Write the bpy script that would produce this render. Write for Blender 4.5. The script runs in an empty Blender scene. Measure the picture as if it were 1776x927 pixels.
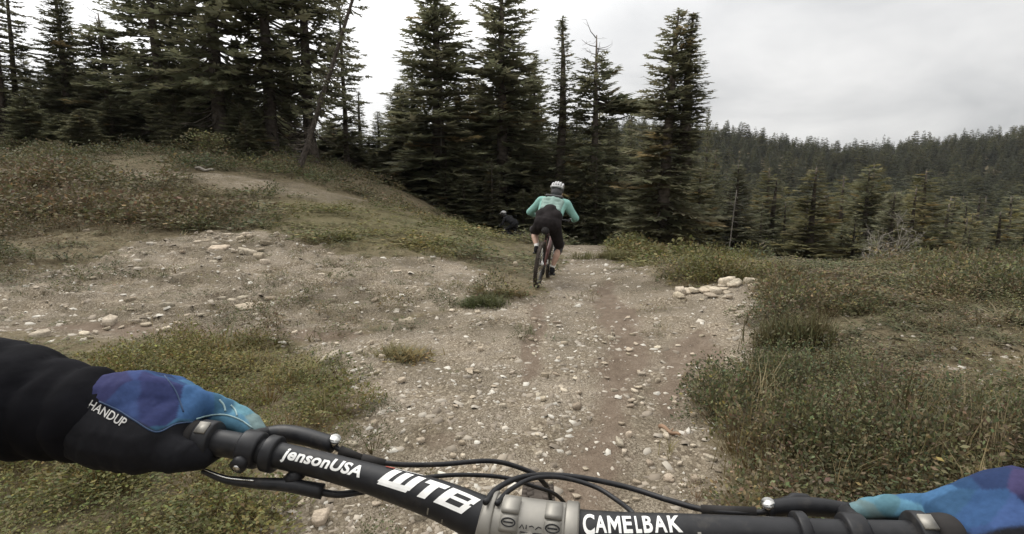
import bpy, bmesh, math, random
import numpy as np
from mathutils import Vector, Matrix

random.seed(7)
RNG = np.random.default_rng(11)
R = math.radians
SC = bpy.context.scene
COL = SC.collection

# ------------------------------------------------------------------ camera, world, sun, exposure
CAM_H, PITCH, FPX = 1.27, R(8.2), 888.0
cam_d = bpy.data.cameras.new("camera")
cam_d.sensor_width = 36.0
cam_d.lens = 18.0
cam_d.clip_start = 0.02
cam_d.clip_end = 6000
cam = bpy.data.objects.new("camera", cam_d)
COL.objects.link(cam)
cam.location = (0, 0, CAM_H)
cam.rotation_euler = (math.pi / 2 - PITCH, 0, 0)
SC.camera = cam

SUN_EL, SUN_AZ = 52.0, -50.0          # degrees; azimuth from +Y towards +X
world = bpy.data.worlds.new("World")
SC.world = world
world.use_nodes = True
wn, wl = world.node_tree.nodes, world.node_tree.links
wn.clear()
w_out = wn.new("ShaderNodeOutputWorld")
sky = wn.new("ShaderNodeTexSky")
sky.sky_type = 'NISHITA'
sky.sun_disc = False
sky.sun_elevation = R(SUN_EL)
sky.sun_rotation = R(SUN_AZ)
bg_sky = wn.new("ShaderNodeBackground")
bg_sky.inputs[1].default_value = 0.1
wl.new(sky.outputs[0], bg_sky.inputs[0])
# an overcast deck of cloud: direction projected on a plane overhead, noise patches, brighter around the veiled sun
tc = wn.new("ShaderNodeTexCoord")
sep = wn.new("ShaderNodeSeparateXYZ")
wl.new(tc.outputs["Generated"], sep.inputs[0])
def wmath(op, a, b=None, clamp=False):
    n = wn.new("ShaderNodeMath"); n.operation = op; n.use_clamp = clamp
    for i, v in enumerate((a, b)):
        if v is None: continue
        if isinstance(v, (int, float)): n.inputs[i].default_value = v
        else: wl.new(v, n.inputs[i])
    return n.outputs[0]
zz = wmath('MAXIMUM', wmath('ADD', sep.outputs[2], 0.22), 0.05)
cmb = wn.new("ShaderNodeCombineXYZ")
wl.new(wmath('DIVIDE', sep.outputs[0], zz), cmb.inputs[0])
wl.new(wmath('DIVIDE', sep.outputs[1], zz), cmb.inputs[1])
cn = wn.new("ShaderNodeTexNoise")
cn.inputs["Scale"].default_value = 1.1
cn.inputs["Detail"].default_value = 6
cn.inputs["Roughness"].default_value = 0.5
cn.inputs["Distortion"].default_value = 0.4
wl.new(cmb.outputs[0], cn.inputs["Vector"])
cr = wn.new("ShaderNodeValToRGB")
cr.color_ramp.elements[0].position = 0.33
cr.color_ramp.elements[0].color = (0.56, 0.565, 0.57, 1)
cr.color_ramp.elements[1].position = 0.70
cr.color_ramp.elements[1].color = (0.90, 0.89, 0.875, 1)
wl.new(cn.outputs["Fac"], cr.inputs[0])
sund = wn.new("ShaderNodeVectorMath"); sund.operation = 'DOT_PRODUCT'
sund.inputs[1].default_value = (math.sin(R(SUN_AZ)) * math.cos(R(SUN_EL)), math.cos(R(SUN_AZ)) * math.cos(R(SUN_EL)), math.sin(R(SUN_EL)))
wl.new(tc.outputs["Generated"], sund.inputs[0])
glow = wmath('MULTIPLY', wmath('POWER', wmath('MAXIMUM', sund.outputs["Value"], 0.0), 3.5), 1.9)
strength = wmath('MULTIPLY', wmath('ADD', glow, 1.10), wmath('ADD', wmath('MULTIPLY', wmath('MAXIMUM', sep.outputs[2], 0.0), 1.35), 0.74))
bg_cloud = wn.new("ShaderNodeBackground")
wl.new(cr.outputs[0], bg_cloud.inputs[0])
wl.new(strength, bg_cloud.inputs[1])
mixs = wn.new("ShaderNodeMixShader")
mixs.inputs[0].default_value = 0.96
wl.new(bg_sky.outputs[0], mixs.inputs[1])
wl.new(bg_cloud.outputs[0], mixs.inputs[2])
wl.new(mixs.outputs[0], w_out.inputs[0])

sun_d = bpy.data.lights.new("sun", 'SUN')
sun_d.energy = 1.2
sun_d.angle = R(25)
sun_d.color = (1.0, 0.95, 0.87)
sun = bpy.data.objects.new("sun", sun_d)
COL.objects.link(sun)
sun.location = (-20, 30, 40)
sun.rotation_euler = Vector(sund.inputs[1].default_value).to_track_quat('Z', 'Y').to_euler()

vs = SC.view_settings
vs.view_transform = 'Standard'
vs.look = 'None'
vs.exposure = 0.0
vs.gamma = 1.0
vs.use_curve_mapping = False
SC.cycles.max_bounces = 6
SC.cycles.diffuse_bounces = 5
SC.cycles.transparent_max_bounces = 4
SC.cycles.use_denoising = True

# ------------------------------------------------------------------ helpers
ST, CT = math.sin(PITCH), math.cos(PITCH)
def P(px, py, d):
    """the point seen at a pixel of the photograph, d metres along the view axis"""
    x = (px - 888.0) / FPX * d
    yd = (py - 463.5) / FPX * d
    return Vector((x, CT * d - ST * yd, CAM_H - ST * d - CT * yd))
def slope_of(py):
    y = (py - 463.5) / FPX
    return (-ST - y * CT) / (CT - y * ST)
def z_at(py, Y):
    return CAM_H + slope_of(py) * Y
def x_at(px, py, Y):
    y = (py - 463.5) / FPX
    return (px - 888.0) / FPX / (CT - y * ST) * Y

def tag(o, label=None, cat=None, group=None, kind=None):
    if label: o["label"] = label
    if cat: o["category"] = cat
    if group: o["group"] = group
    if kind: o["kind"] = kind
    return o
def empty(name, loc=(0, 0, 0), rot=(0, 0, 0), scale=1.0):
    o = bpy.data.objects.new(name, None)
    COL.objects.link(o)
    o.empty_display_size = 0.1
    o.location = loc; o.rotation_euler = rot
    o.scale = (scale,) * 3 if isinstance(scale, (int, float)) else scale
    return o
def link(name, mesh, parent=None):
    o = bpy.data.objects.new(name, mesh)
    COL.objects.link(o)
    if parent is not None: o.parent = parent
    return o

class Soup:
    """collects vertices, polygons and a per-vertex colour; build() links them as one mesh object"""
    def __init__(s):
        s.v, s.f, s.c, s.n = [], [], [], 0
    def add(s, v, f, c=(1, 1, 1)):
        v = np.asarray(v, float).reshape(-1, 3)
        c = np.asarray(c, float)
        if c.ndim == 1: c = np.tile(c, (len(v), 1))
        s.v.append(v); s.c.append(c)
        for fa in (f if isinstance(f, list) else [f]):
            fa = np.asarray(fa, int)
            if fa.size: s.f.append(fa + s.n)
        s.n += len(v)
    def mesh(s, name, mats=(), smooth=False):
        me = bpy.data.meshes.new(name)
        V = np.concatenate(s.v); C = np.concatenate(s.c)
        me.vertices.add(len(V)); me.vertices.foreach_set("co", V.ravel())
        idx = np.concatenate([f.ravel() for f in s.f])
        sizes = np.concatenate([np.full(len(f), f.shape[1]) for f in s.f])
        starts = np.concatenate([[0], np.cumsum(sizes)[:-1]])
        me.loops.add(len(idx)); me.loops.foreach_set("vertex_index", idx)
        me.polygons.add(len(sizes)); me.polygons.foreach_set("loop_start", starts)
        me.polygons.foreach_set("loop_total", sizes)
        at = me.attributes.new("tint", 'FLOAT_COLOR', 'POINT')
        at.data.foreach_set("color", np.concatenate([C, np.ones((len(C), 1))], 1).ravel())
        if smooth: me.polygons.foreach_set("use_smooth", np.ones(len(sizes), bool))
        for m in (mats if isinstance(mats, (list, tuple)) else [mats]): me.materials.append(m)
        me.update(calc_edges=True)
        me.validate()
        return me
    def build(s, name, mats, parent=None, smooth=False):
        return link(name, s.mesh(name, mats, smooth), parent)

def catmull(pts, n):
    p = np.asarray(pts, float)
    p = np.vstack([2 * p[0] - p[1], p, 2 * p[-1] - p[-2]])
    out = []
    for i in range(1, len(p) - 2):
        for k in range(n):
            t = k / n
            a, b, c, d = p[i - 1], p[i], p[i + 1], p[i + 2]
            out.append(0.5 * ((2 * b) + (c - a) * t + (2 * a - 5 * b + 4 * c - d) * t * t + (3 * b - a - 3 * c + d) * t ** 3))
    out.append(p[-2])
    return np.array(out)
def tube(s, path, rad, n=10, c=(1, 1, 1), cap=True):
    """a swept round tube along path; rad is a number or one per point"""
    p = np.asarray([tuple(q) for q in path], float)
    r = np.full(len(p), rad, float) if np.isscalar(rad) else np.asarray(rad, float)
    T = np.gradient(p, axis=0); T /= np.linalg.norm(T, axis=1)[:, None] + 1e-12
    u = np.cross(T[0], (0, 0, 1.0))
    if np.linalg.norm(u) < 1e-3: u = np.cross(T[0], (1.0, 0, 0))
    V = []
    a = np.arange(n) * 2 * math.pi / n
    for i in range(len(p)):
        u = u - T[i] * np.dot(u, T[i]); u /= np.linalg.norm(u)
        w = np.cross(T[i], u)
        V.append(p[i] + r[i] * (np.cos(a)[:, None] * u + np.sin(a)[:, None] * w))
    V = np.concatenate(V)
    m = len(p)
    i, j = np.meshgrid(np.arange(m - 1), np.arange(n), indexing='ij')
    i, j = i.ravel(), j.ravel(); k = (j + 1) % n
    F = [np.stack([i * n + j, i * n + k, (i + 1) * n + k, (i + 1) * n + j], 1)]
    if cap:
        F.append(np.arange(n)[::-1][None, :]); F.append((np.arange(n) + (m - 1) * n)[None, :])
    s.add(V, F, c)
def box(s, mn, mx, c=(1, 1, 1), M=None):
    x0, y0, z0 = mn; x1, y1, z1 = mx
    v = np.array([(x0,y0,z0),(x1,y0,z0),(x1,y1,z0),(x0,y1,z0),(x0,y0,z1),(x1,y0,z1),(x1,y1,z1),(x0,y1,z1)], float)
    if M is not None:
        v = np.array([tuple(M @ Vector(q)) for q in v])
    s.add(v, np.array([(0,3,2,1),(4,5,6,7),(0,1,5,4),(1,2,6,5),(2,3,7,6),(3,0,4,7)]), c)
def torus(s, center, R0, r0, n=48, m=10, axis='x', c=(1, 1, 1), sq=1.0):
    a = np.arange(n) * 2 * math.pi / n; b = np.arange(m) * 2 * math.pi / m
    A, B = np.meshgrid(a, b, indexing='ij')
    rr = R0 + r0 * np.cos(B); h = r0 * np.sin(B) * sq
    v = np.stack([h, rr * np.cos(A), rr * np.sin(A)], -1).reshape(-1, 3)
    v = v + np.array(center)
    i, j = np.meshgrid(np.arange(n), np.arange(m), indexing='ij')
    i, j = i.ravel(), j.ravel()
    s.add(v, np.stack([i*m+j, ((i+1)%n)*m+j, ((i+1)%n)*m+(j+1)%m, i*m+(j+1)%m], 1), c)
def disc_x(s, center, r, h, n=24, c=(1, 1, 1)):
    tube(s, [(center[0]-h, center[1], center[2]), (center[0]+h, center[1], center[2])], r, n, c)

# --- value noise
def _hash(i, j, seed):
    h = (i * 374761393 + j * 668265263 + seed * 974634777) & 0xffffffff
    h = ((h ^ (h >> 13)) * 1274126177) & 0xffffffff
    return ((h ^ (h >> 16)) & 0xffff) / 65535.0
def vnoise(x, y, seed=0):
    x = np.asarray(x, float); y = np.asarray(y, float)
    i = np.floor(x).astype(np.int64); j = np.floor(y).astype(np.int64)
    u = x - i; v = y - j
    u = u * u * (3 - 2 * u); v = v * v * (3 - 2 * v)
    a, b = _hash(i, j, seed), _hash(i + 1, j, seed)
    c, d = _hash(i, j + 1, seed), _hash(i + 1, j + 1, seed)
    return (a * (1 - u) + b * u) * (1 - v) + (c * (1 - u) + d * u) * v
def fbm(x, y, seed=0, o=4):
    t, amp, tot = 0, 1.0, 0
    for k in range(o):
        t = t + amp * vnoise(x * 2 ** k, y * 2 ** k, seed + k * 17); tot += amp; amp *= 0.5
    return t / tot
def sstep(a, b, x):
    t = np.clip((x - a) / (b - a), 0, 1)
    return t * t * (3 - 2 * t)

# --- materials
def new_mat(name):
    m = bpy.data.materials.new(name); m.use_nodes = True
    nt = m.node_tree
    return m, nt, nt.nodes["Principled BSDF"]
def nd(nt, kind, **kw):
    n = nt.nodes.new(kind)
    for k, v in kw.items():
        if k in n.inputs: n.inputs[k].default_value = v
        else: setattr(n, k, v)
    return n
def plain(name, col, rough=0.6, metal=0.0, spec=0.4, var=0.12, scale=40.0, bump=0.0, var_rough=0.0):
    m, nt, b = new_mat(name)
    tcn = nd(nt, "ShaderNodeTexCoord")
    nz = nd(nt, "ShaderNodeTexNoise"); nz.inputs["Scale"].default_value = scale; nz.inputs["Detail"].default_value = 4
    nt.links.new(tcn.outputs["Object"], nz.inputs["Vector"])
    rp = nd(nt, "ShaderNodeValToRGB")
    rp.color_ramp.elements[0].position = 0.3; rp.color_ramp.elements[1].position = 0.7
    rp.color_ramp.elements[0].color = tuple(c * (1 - var) for c in col) + (1,)
    rp.color_ramp.elements[1].color = tuple(min(1, c * (1 + var)) for c in col) + (1,)
    nt.links.new(nz.outputs["Fac"], rp.inputs[0])
    nt.links.new(rp.outputs[0], b.inputs["Base Color"])
    b.inputs["Roughness"].default_value = rough
    b.inputs["Metallic"].default_value = metal
    b.inputs["Specular IOR Level"].default_value = spec
    if var_rough:
        mr = nd(nt, "ShaderNodeMapRange"); mr.inputs[3].default_value = max(0.05, rough - var_rough); mr.inputs[4].default_value = min(1, rough + var_rough)
        nt.links.new(nz.outputs["Fac"], mr.inputs[0]); nt.links.new(mr.outputs[0], b.inputs["Roughness"])
    if bump:
        bp = nd(nt, "ShaderNodeBump"); bp.inputs["Strength"].default_value = 0.6; bp.inputs["Distance"].default_value = bump
        nt.links.new(nz.outputs["Fac"], bp.inputs["Height"]); nt.links.new(bp.outputs[0], b.inputs["Normal"])
    return m
def tinted(name, rough=0.8, spec=0.15, obj_var=0.0, translucent=0.0, grain=0.0, gscale=60.0, relief=.01):
    """colour from the tint attribute, a little variation per object"""
    m, nt, b = new_mat(name)
    a = nd(nt, "ShaderNodeAttribute"); a.attribute_name = "tint"
    out = a.outputs["Color"]
    if obj_var:
        oi = nd(nt, "ShaderNodeObjectInfo")
        hs = nd(nt, "ShaderNodeHueSaturation")
        mr = nd(nt, "ShaderNodeMapRange"); mr.inputs[3].default_value = 1 - obj_var; mr.inputs[4].default_value = 1 + obj_var
        nt.links.new(oi.outputs["Random"], mr.inputs[0]); nt.links.new(mr.outputs[0], hs.inputs["Value"])
        mh = nd(nt, "ShaderNodeMapRange"); mh.inputs[3].default_value = 0.493; mh.inputs[4].default_value = 0.507
        mm = nd(nt, "ShaderNodeMath"); mm.operation = 'FRACT'
        mu = nd(nt, "ShaderNodeMath"); mu.operation = 'MULTIPLY'; mu.inputs[1].default_value = 7.31
        nt.links.new(oi.outputs["Random"], mu.inputs[0]); nt.links.new(mu.outputs[0], mm.inputs[0])
        nt.links.new(mm.outputs[0], mh.inputs[0]); nt.links.new(mh.outputs[0], hs.inputs["Hue"])
        nt.links.new(out, hs.inputs["Color"]); out = hs.outputs[0]
    if grain:
        tcn = nd(nt, "ShaderNodeTexCoord")
        nz = nd(nt, "ShaderNodeTexNoise"); nz.inputs["Scale"].default_value = gscale; nz.inputs["Detail"].default_value = 5
        nt.links.new(tcn.outputs["Object"], nz.inputs["Vector"])
        mr = nd(nt, "ShaderNodeMapRange"); mr.inputs[1].default_value = 0.3; mr.inputs[2].default_value = 0.7
        mr.inputs[3].default_value = 1 - grain; mr.inputs[4].default_value = 1 + grain
        nt.links.new(nz.outputs["Fac"], mr.inputs[0])
        vm = nd(nt, "ShaderNodeVectorMath"); vm.operation = 'SCALE'
        nt.links.new(out, vm.inputs[0]); nt.links.new(mr.outputs[0], vm.inputs["Scale"]); out = vm.outputs[0]
        bp = nd(nt, "ShaderNodeBump"); bp.inputs["Strength"].default_value = 0.5; bp.inputs["Distance"].default_value = relief
        nt.links.new(nz.outputs["Fac"], bp.inputs["Height"]); nt.links.new(bp.outputs[0], b.inputs["Normal"])
    nt.links.new(out, b.inputs["Base Color"])
    b.inputs["Roughness"].default_value = rough
    b.inputs["Specular IOR Level"].default_value = spec
    if translucent:
        tr = nd(nt, "ShaderNodeBsdfTranslucent"); nt.links.new(out, tr.inputs[0])
        mx = nd(nt, "ShaderNodeMixShader"); mx.inputs[0].default_value = translucent
        nt.links.new(b.outputs[0], mx.inputs[1]); nt.links.new(tr.outputs[0], mx.inputs[2])
        nt.links.new(mx.outputs[0], nt.nodes["Material Output"].inputs[0])
    return m

M_needle = tinted("needles", 0.75, 0.2, obj_var=0.22, translucent=0.45)
M_leaf = tinted("leaves", 0.7, 0.25, translucent=0.25)
M_stone = tinted("stone", 0.92, 0.08, obj_var=0.16, grain=0.32, gscale=9)
M_chip = tinted("stone_chips", 0.95, 0.08)
M_bark = tinted("bark", 0.95, 0.1, obj_var=0.2, grain=0.45, gscale=9)
M_dead = tinted("bleached_wood", 0.9, 0.15, grain=0.3, gscale=20)

# ------------------------------------------------------------------ the lie of the land
CTRL = np.array([
 (-4,-3,.1),(0,-3,0),(4,-3,.2),(-3,0,.1),(0,0,0),(3,0,.2),(-12,-3,.5),(14,-3,.2),
 (-3,2.5,.12),(-1.2,2.5,.02),(0,2.3,0),(1,2.3,.02),(2.5,2.3,.22),(5,2,.3),(-6,2,.25),
 (-4,4.2,.12),(-1.6,4,0),(.2,4.5,0),(1.5,4.5,.02),(3,4.2,.2),(6,4,.28),(10,4,.2),
 (-6,6,.3),(-3,6,.1),(-.6,6.2,.08),(.4,6.2,.06),(1.6,6.2,.0),(3,6.3,.22),(5,6.5,.24),(9,7,.12),
 (-9,8,.65),(-5,8,.4),(-2,8,.25),(.4,8,0),(1.6,8,-.05),(2.9,7.6,.33),(4.5,8,.12),(8,8.5,0),
 (-12,12,1.45),(-7,11,.95),(-3.2,11,.55),(-.8,11,.25),(1,11,-.18),(2.5,11,-.15),(4.5,11,-.5),(8,11.5,-1.0),(14,11,-1.4),
 (-16,16,2.1),(-10.6,16,2.05),(-6,16,1.45),(-2.8,16,.5),(-.5,16,.05),(1,16,-.38),(3,14,-.25),(3,16,-.4),(6,16,-1.0),(10,16,-2.6),
 (.6,17.2,-.45),(.7,20,-.64),(-.6,21,-1.0),(5.2,18,-1.05),
 (-20,22,3.1),(-12,22,3.1),(-7,20,2.0),(-4,22,1.0),(-3.2,26,.4),(0,24,-1.1),(4,22,-1.5),(8,22,-3.2),(14,20,-4.2),
 (-30,30,4),(-15,30,3.5),(-6,30,1.2),(0,31,-1),(6,30,-3),(15,30,-7),(25,25,-7),
 (-30,45,5),(-12,45,3.5),(0,45,-1),(12,45,-6),(30,45,-11),(-32,10,2.5),(-25,2,1.2),(25,10,-3),(20,2,-.2)], float)
def _U(r2):
    return np.where(r2 > 0, r2 * np.log(np.maximum(r2, 1e-12)), 0.0)
_K = len(CTRL)
_d2 = ((CTRL[:, None, :2] - CTRL[None, :, :2]) ** 2).sum(-1)
_A = np.zeros((_K + 3, _K + 3))
_A[:_K, :_K] = _U(_d2) + np.eye(_K) * 1.5
_A[:_K, _K] = 1; _A[:_K, _K+1:] = CTRL[:, :2]
_A[_K, :_K] = 1; _A[_K+1:, :_K] = CTRL[:, :2].T
_W = np.linalg.solve(_A, np.concatenate([CTRL[:, 2], np.zeros(3)]))
_ridge_px = np.array([300, 640, 700, 900, 1100, 1240, 1300, 1360, 1430, 1520, 1600, 1700, 1776, 2100])
_ridge_py = np.array([300, 300, 290, 240, 215, 226, 233, 247, 258, 251, 244, 236, 232, 240])
RIDGE_D = 340.0
def far_z(x, y):
    r = np.hypot(x, y)
    px = 888 + FPX * x / np.maximum(y, 1e-3)
    px = np.where(y <= 1e-3, np.where(x > 0, 2100, 300), np.clip(px, 300, 2100))
    py = np.interp(px, _ridge_px, _ridge_py)
    yy = (py - 463.5) / FPX
    hr = CAM_H + (-ST - yy * CT) / (CT - yy * ST) * RIDGE_D - 9.0
    zv = -13.0 * sstep(300, 1250, px) - 2
    d = np.maximum(y, 0.4 * r)
    z = zv + (hr - zv) * sstep(95, RIDGE_D, d) ** 1.15
    z = z + (fbm(x / 40, y / 40, 5) - .5) * 7 * sstep(80, 160, d) * (1 - sstep(290, 340, d))
    return np.where(d > RIDGE_D, z - (d - RIDGE_D) * 0.03, z)
def ground0(x, y):
    x = np.asarray(x, float); y = np.asarray(y, float)
    sh = x.shape; xf, yf = x.ravel(), y.ravel()
    z = np.empty(len(xf))
    for k in range(0, len(xf), 40000):
        xs, ys = xf[k:k+40000], yf[k:k+40000]
        d2 = (xs[:, None] - CTRL[None, :, 0]) ** 2 + (ys[:, None] - CTRL[None, :, 1]) ** 2
        z[k:k+40000] = _U(d2) @ _W[:_K] + _W[_K] + xs * _W[_K+1] + ys * _W[_K+2]
    r = np.hypot(xf, yf)
    b = sstep(36, 62, r)
    return (np.clip(z, -14, 9) * (1 - b) + far_z(xf, yf) * b).reshape(sh)
def gp(px, py):
    """where the ray of a pixel meets the ground"""
    t = np.geomspace(1.2, 60, 900)
    x = (px - 888.0) / FPX; y = (py - 463.5) / FPX
    X = t * x; Y = t * (CT - y * ST); Z = CAM_H + t * (-ST - y * CT)
    below = np.nonzero(Z < ground0(X, Y))[0]
    k = below[0] if len(below) else len(t) - 1
    return X[k], Y[k]
def poly(*pts): return np.array([gp(*p) for p in pts])
def inside(pl, x, y):
    c = np.zeros(x.shape, bool)
    n = len(pl)
    for i in range(n):
        x0, y0 = pl[i]; x1, y1 = pl[(i + 1) % n]
        if y0 == y1: continue
        c ^= ((y0 > y) != (y1 > y)) & (x < (x1 - x0) * (y - y0) / (y1 - y0) + x0)
    return c
def soft(pl, x, y, w):
    """soft-edged polygon membership: the polygon looked up at several jittered places"""
    t = 0
    for k in range(6):
        a = k * math.pi / 3
        t = t + inside(pl, x + w * math.cos(a) + (fbm(x * 1.7, y * 1.7, 3) - .5) * w * 3,
                          y + w * math.sin(a) + (fbm(x * 1.7, y * 1.7, 9) - .5) * w * 3)
    return t / 6.0

TRAIL = poly((870,522),(960,512),(1050,520),(1180,500),(1310,490),(1335,530),(1290,620),(1225,700),(1245,800),(1255,927),(1240,1150),(500,1150),(470,927),(470,850),(610,760),(640,690),(520,608),(640,565),(760,540))
TRAIL2 = poly((975,420),(1020,424),(1075,455),(1130,490),(1200,505),(1050,525),(930,525),(960,480),(975,450))
BENCH = poly((-200,480),(130,462),(230,425),(380,400),(480,405),(620,445),(800,450),(860,475),(850,512),(780,545),(640,568),(520,604),(420,592),(250,592),(120,592),(-200,575))
CRESTB = poly((-300,294),(200,292),(480,309),(560,326),(650,354),(600,362),(520,348),(430,336),(330,322),(200,306),(-300,306))
DIRT = [poly((1042,486),(1056,486),(1088,522),(1110,545),(1130,620),(1090,700),(1060,780),(1070,927),(1050,1100),(900,1100),(920,900),(960,790),(1020,700),(1050,600),(1020,540)),
        poly((918,525),(945,525),(940,600),(945,640),(900,680),(905,600)),
        poly((1130,600),(1230,560),(1260,620),(1200,720),(1130,740)),
        poly((-100,560),(300,588),(480,600),(620,588),(630,570),(480,572),(300,560)),
        poly((740,760),(800,760),(800,830),(750,830))]
MOSS = poly((600,345),(700,372),(860,405),(900,450),(800,448),(620,440),(500,400),(420,350))

def masks(x, y):
    """bare stone, bare earth and green moss, 0..1, at places on the ground"""
    near = (np.abs(x) < 40) & (y > -8) & (y < 40)
    stone = np.zeros(x.shape); dirt = np.zeros(x.shape); moss = np.zeros(x.shape)
    xs, ys = x[near], y[near]
    s = np.maximum.reduce([soft(TRAIL, xs, ys, .16), soft(TRAIL2, xs, ys, .22), soft(BENCH, xs, ys, .22) * .62, soft(CRESTB, xs, ys, .4) * .52])
    back = inside(np.array([(-.9, -9), (-.9, 1.3), (.85, 1.3), (.85, -9)]), xs, ys)
    stone[near] = np.maximum(s, back * .9)
    d = 0
    for k, q in enumerate(DIRT): d = np.maximum(d, soft(q, xs, ys, .05 if k == 1 else .10))
    dirt[near] = d
    moss[near] = soft(MOSS, xs, ys, .8)
    return stone, dirt, moss
def ground(x, y, fine=True):
    z = ground0(x, y)
    if fine:
        r = np.hypot(x, y)
        f = 1 - sstep(18, 45, r)
        z = z + f * ((fbm(x * .9, y * .9, 21, 3) - .5) * .12 + (fbm(x * 4.5, y * 4.5, 22, 3) - .5) * .055 + (fbm(x * 9.5, y * 9.5, 24, 2) - .5) * .022 * (r < 14))
        n = fbm(x * .42 + y * .1, y * .85, 27, 3) * 7
        z = z + .07 * sstep(.6, 1.0, n - np.floor(n)) * sstep(-8.5, -6, x) * (1 - sstep(-1.6, -.7, x)) * sstep(4.2, 5.2, y) * (1 - sstep(8.6, 9.8, y))

    return z

def axis(lo, hi, near, s0, g):
    out = [near]; st = s0
    while out[-1] < hi:
        out.append(out[-1] + st); st = st * g if abs(out[-1]) > 7 else st
    neg = [near]; st = s0
    while neg[-1] > lo:
        neg.append(neg[-1] - st); st = st * g if abs(neg[-1]) > 7 else st
    return np.array(sorted(set(neg[1:] + out)))
ax = axis(-1600, 1600, 0.0, .058, 1.07)
ay = axis(-40, 2200, 1.0, .055, 1.055)
GX, GY = np.meshgrid(ax, ay, indexing='ij')
GZ = ground(GX, GY)
m_st, m_di, m_mo = masks(GX, GY)
me = bpy.data.meshes.new("ground")
nx, ny = len(ax), len(ay)
V = np.stack([GX, GY, GZ], -1).reshape(-1, 3)
ii, jj = np.meshgrid(np.arange(nx - 1), np.arange(ny - 1), indexing='ij')
ii, jj = ii.ravel(), jj.ravel()
F = np.stack([ii*ny+jj, (ii+1)*ny+jj, (ii+1)*ny+jj+1, ii*ny+jj+1], 1)
me.vertices.add(len(V)); me.vertices.foreach_set("co", V.ravel())
me.loops.add(F.size); me.loops.foreach_set("vertex_index", F.ravel())
me.polygons.add(len(F)); me.polygons.foreach_set("loop_start", np.arange(len(F)) * 4); me.polygons.foreach_set("loop_total", np.full(len(F), 4))
me.polygons.foreach_set("use_smooth", np.ones(len(F), bool))
at = me.attributes.new("cover", 'FLOAT_COLOR', 'POINT')
at.data.foreach_set("color", np.stack([m_st, m_di, m_mo, np.ones_like(m_st)], -1).reshape(-1, 4).ravel())
me.update(calc_edges=True)
# ground material: gravel, earth, moss and leaf litter mixed by what lies where
Mg, nt, bs = new_mat("trail_ground")
L = nt.links.new
atn = nd(nt, "ShaderNodeAttribute"); atn.attribute_name = "cover"
spc = nd(nt, "ShaderNodeSeparateColor"); L(atn.outputs["Color"], spc.inputs[0])
tco = nd(nt, "ShaderNodeTexCoord")
def noise(scale, detail=5, rough=.55):
    n = nd(nt, "ShaderNodeTexNoise"); n.inputs["Scale"].default_value = scale; n.inputs["Detail"].default_value = detail; n.inputs["Roughness"].default_value = rough
    L(tco.outputs["Object"], n.inputs["Vector"]); return n.outputs["Fac"]
def voro(scale, feat='F1', out="Color", rand=1.0):
    n = nd(nt, "ShaderNodeTexVoronoi"); n.feature = feat; n.inputs["Scale"].default_value = scale; n.inputs["Randomness"].default_value = rand
    wv = nd(nt, "ShaderNodeVectorMath"); wv.operation = 'MULTIPLY'; wv.inputs[1].default_value = (1, .75, 1.3)
    L(tco.outputs["Object"], wv.inputs[0]); L(wv.outputs[0], n.inputs["Vector"]); return n.outputs[out]
def ramp(fac, *stops):
    r = nd(nt, "ShaderNodeValToRGB"); e = r.color_ramp.elements
    while len(e) < len(stops): e.new(0.5)
    for k, (p, c) in enumerate(stops):
        e[k].position = p; e[k].color = tuple(c) + (1,) if len(c) == 3 else c
    L(fac, r.inputs[0]); return r.outputs[0]
def mix(f, a, b, mode='MIX'):
    n = nd(nt, "ShaderNodeMix"); n.data_type = 'RGBA'; n.blend_type = mode
    if isinstance(f, (int, float)): n.inputs[0].default_value = f
    else: L(f, n.inputs[0])
    for k, v in ((6, a), (7, b)):
        if isinstance(v, tuple): n.inputs[k].default_value = v + (1,)
        else: L(v, n.inputs[k])
    return n.outputs[2]
def mth(op, a, b):
    n = nd(nt, "ShaderNodeMath"); n.operation = op
    for k, v in ((0, a), (1, b)):
        if isinstance(v, (int, float)): n.inputs[k].default_value = v
        else: L(v, n.inputs[k])
    return n.outputs[0]
bw = nd(nt, "ShaderNodeRGBToBW"); L(voro(62), bw.inputs[0])
bw2 = nd(nt, "ShaderNodeRGBToBW"); L(voro(150), bw2.inputs[0])
grav = ramp(bw.outputs[0], (.10, (.120, .097, .072)), (.45, (.212, .178, .136)), (.72, (.295, .252, .196)), (.92, (.43, .385, .315)))
fine = ramp(bw2.outputs[0], (.15, (.13, .108, .083)), (.5, (.225, .193, .153)), (.85, (.34, .30, .244)))
grav = mix(ramp(noise(3.2), (.42, (0, 0, 0)), (.6, (1, 1, 1))), fine, grav)
crack = ramp(voro(62, 'DISTANCE_TO_EDGE', "Distance"), (.0, (.45, .42, .38)), (.10, (1, 1, 1)))
grav = mix(.7, grav, crack, 'MULTIPLY')
big = ramp(noise(.9, 4), (.35, (.62, .60, .54)), (.65, (1.22, 1.2, 1.16)))
grav = mix(1.0, grav, big, 'MULTIPLY')
earth = ramp(noise(7, 8, .65), (.3, (.105, .076, .055)), (.55, (.158, .119, .088)), (.75, (.215, .17, .13)))
litter = ramp(noise(11, 8, .7), (.3, (.075, .06, .036)), (.5, (.14, .113, .068)), (.72, (.22, .185, .12)))
green = ramp(noise(14, 6, .65), (.3, (.07, .066, .03)), (.55, (.125, .113, .05)), (.75, (.19, .168, .092)))
litter = mix(mth('MULTIPLY', spc.outputs[2], .55), litter, green)
edge = ramp(mth('ADD', spc.outputs[0], mth('MULTIPLY', mth('SUBTRACT', noise(5, 6, .7), .5), .9)), (.35, (0, 0, 0)), (.62, (1, 1, 1)))
col = mix(edge, litter, grav)
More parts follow.
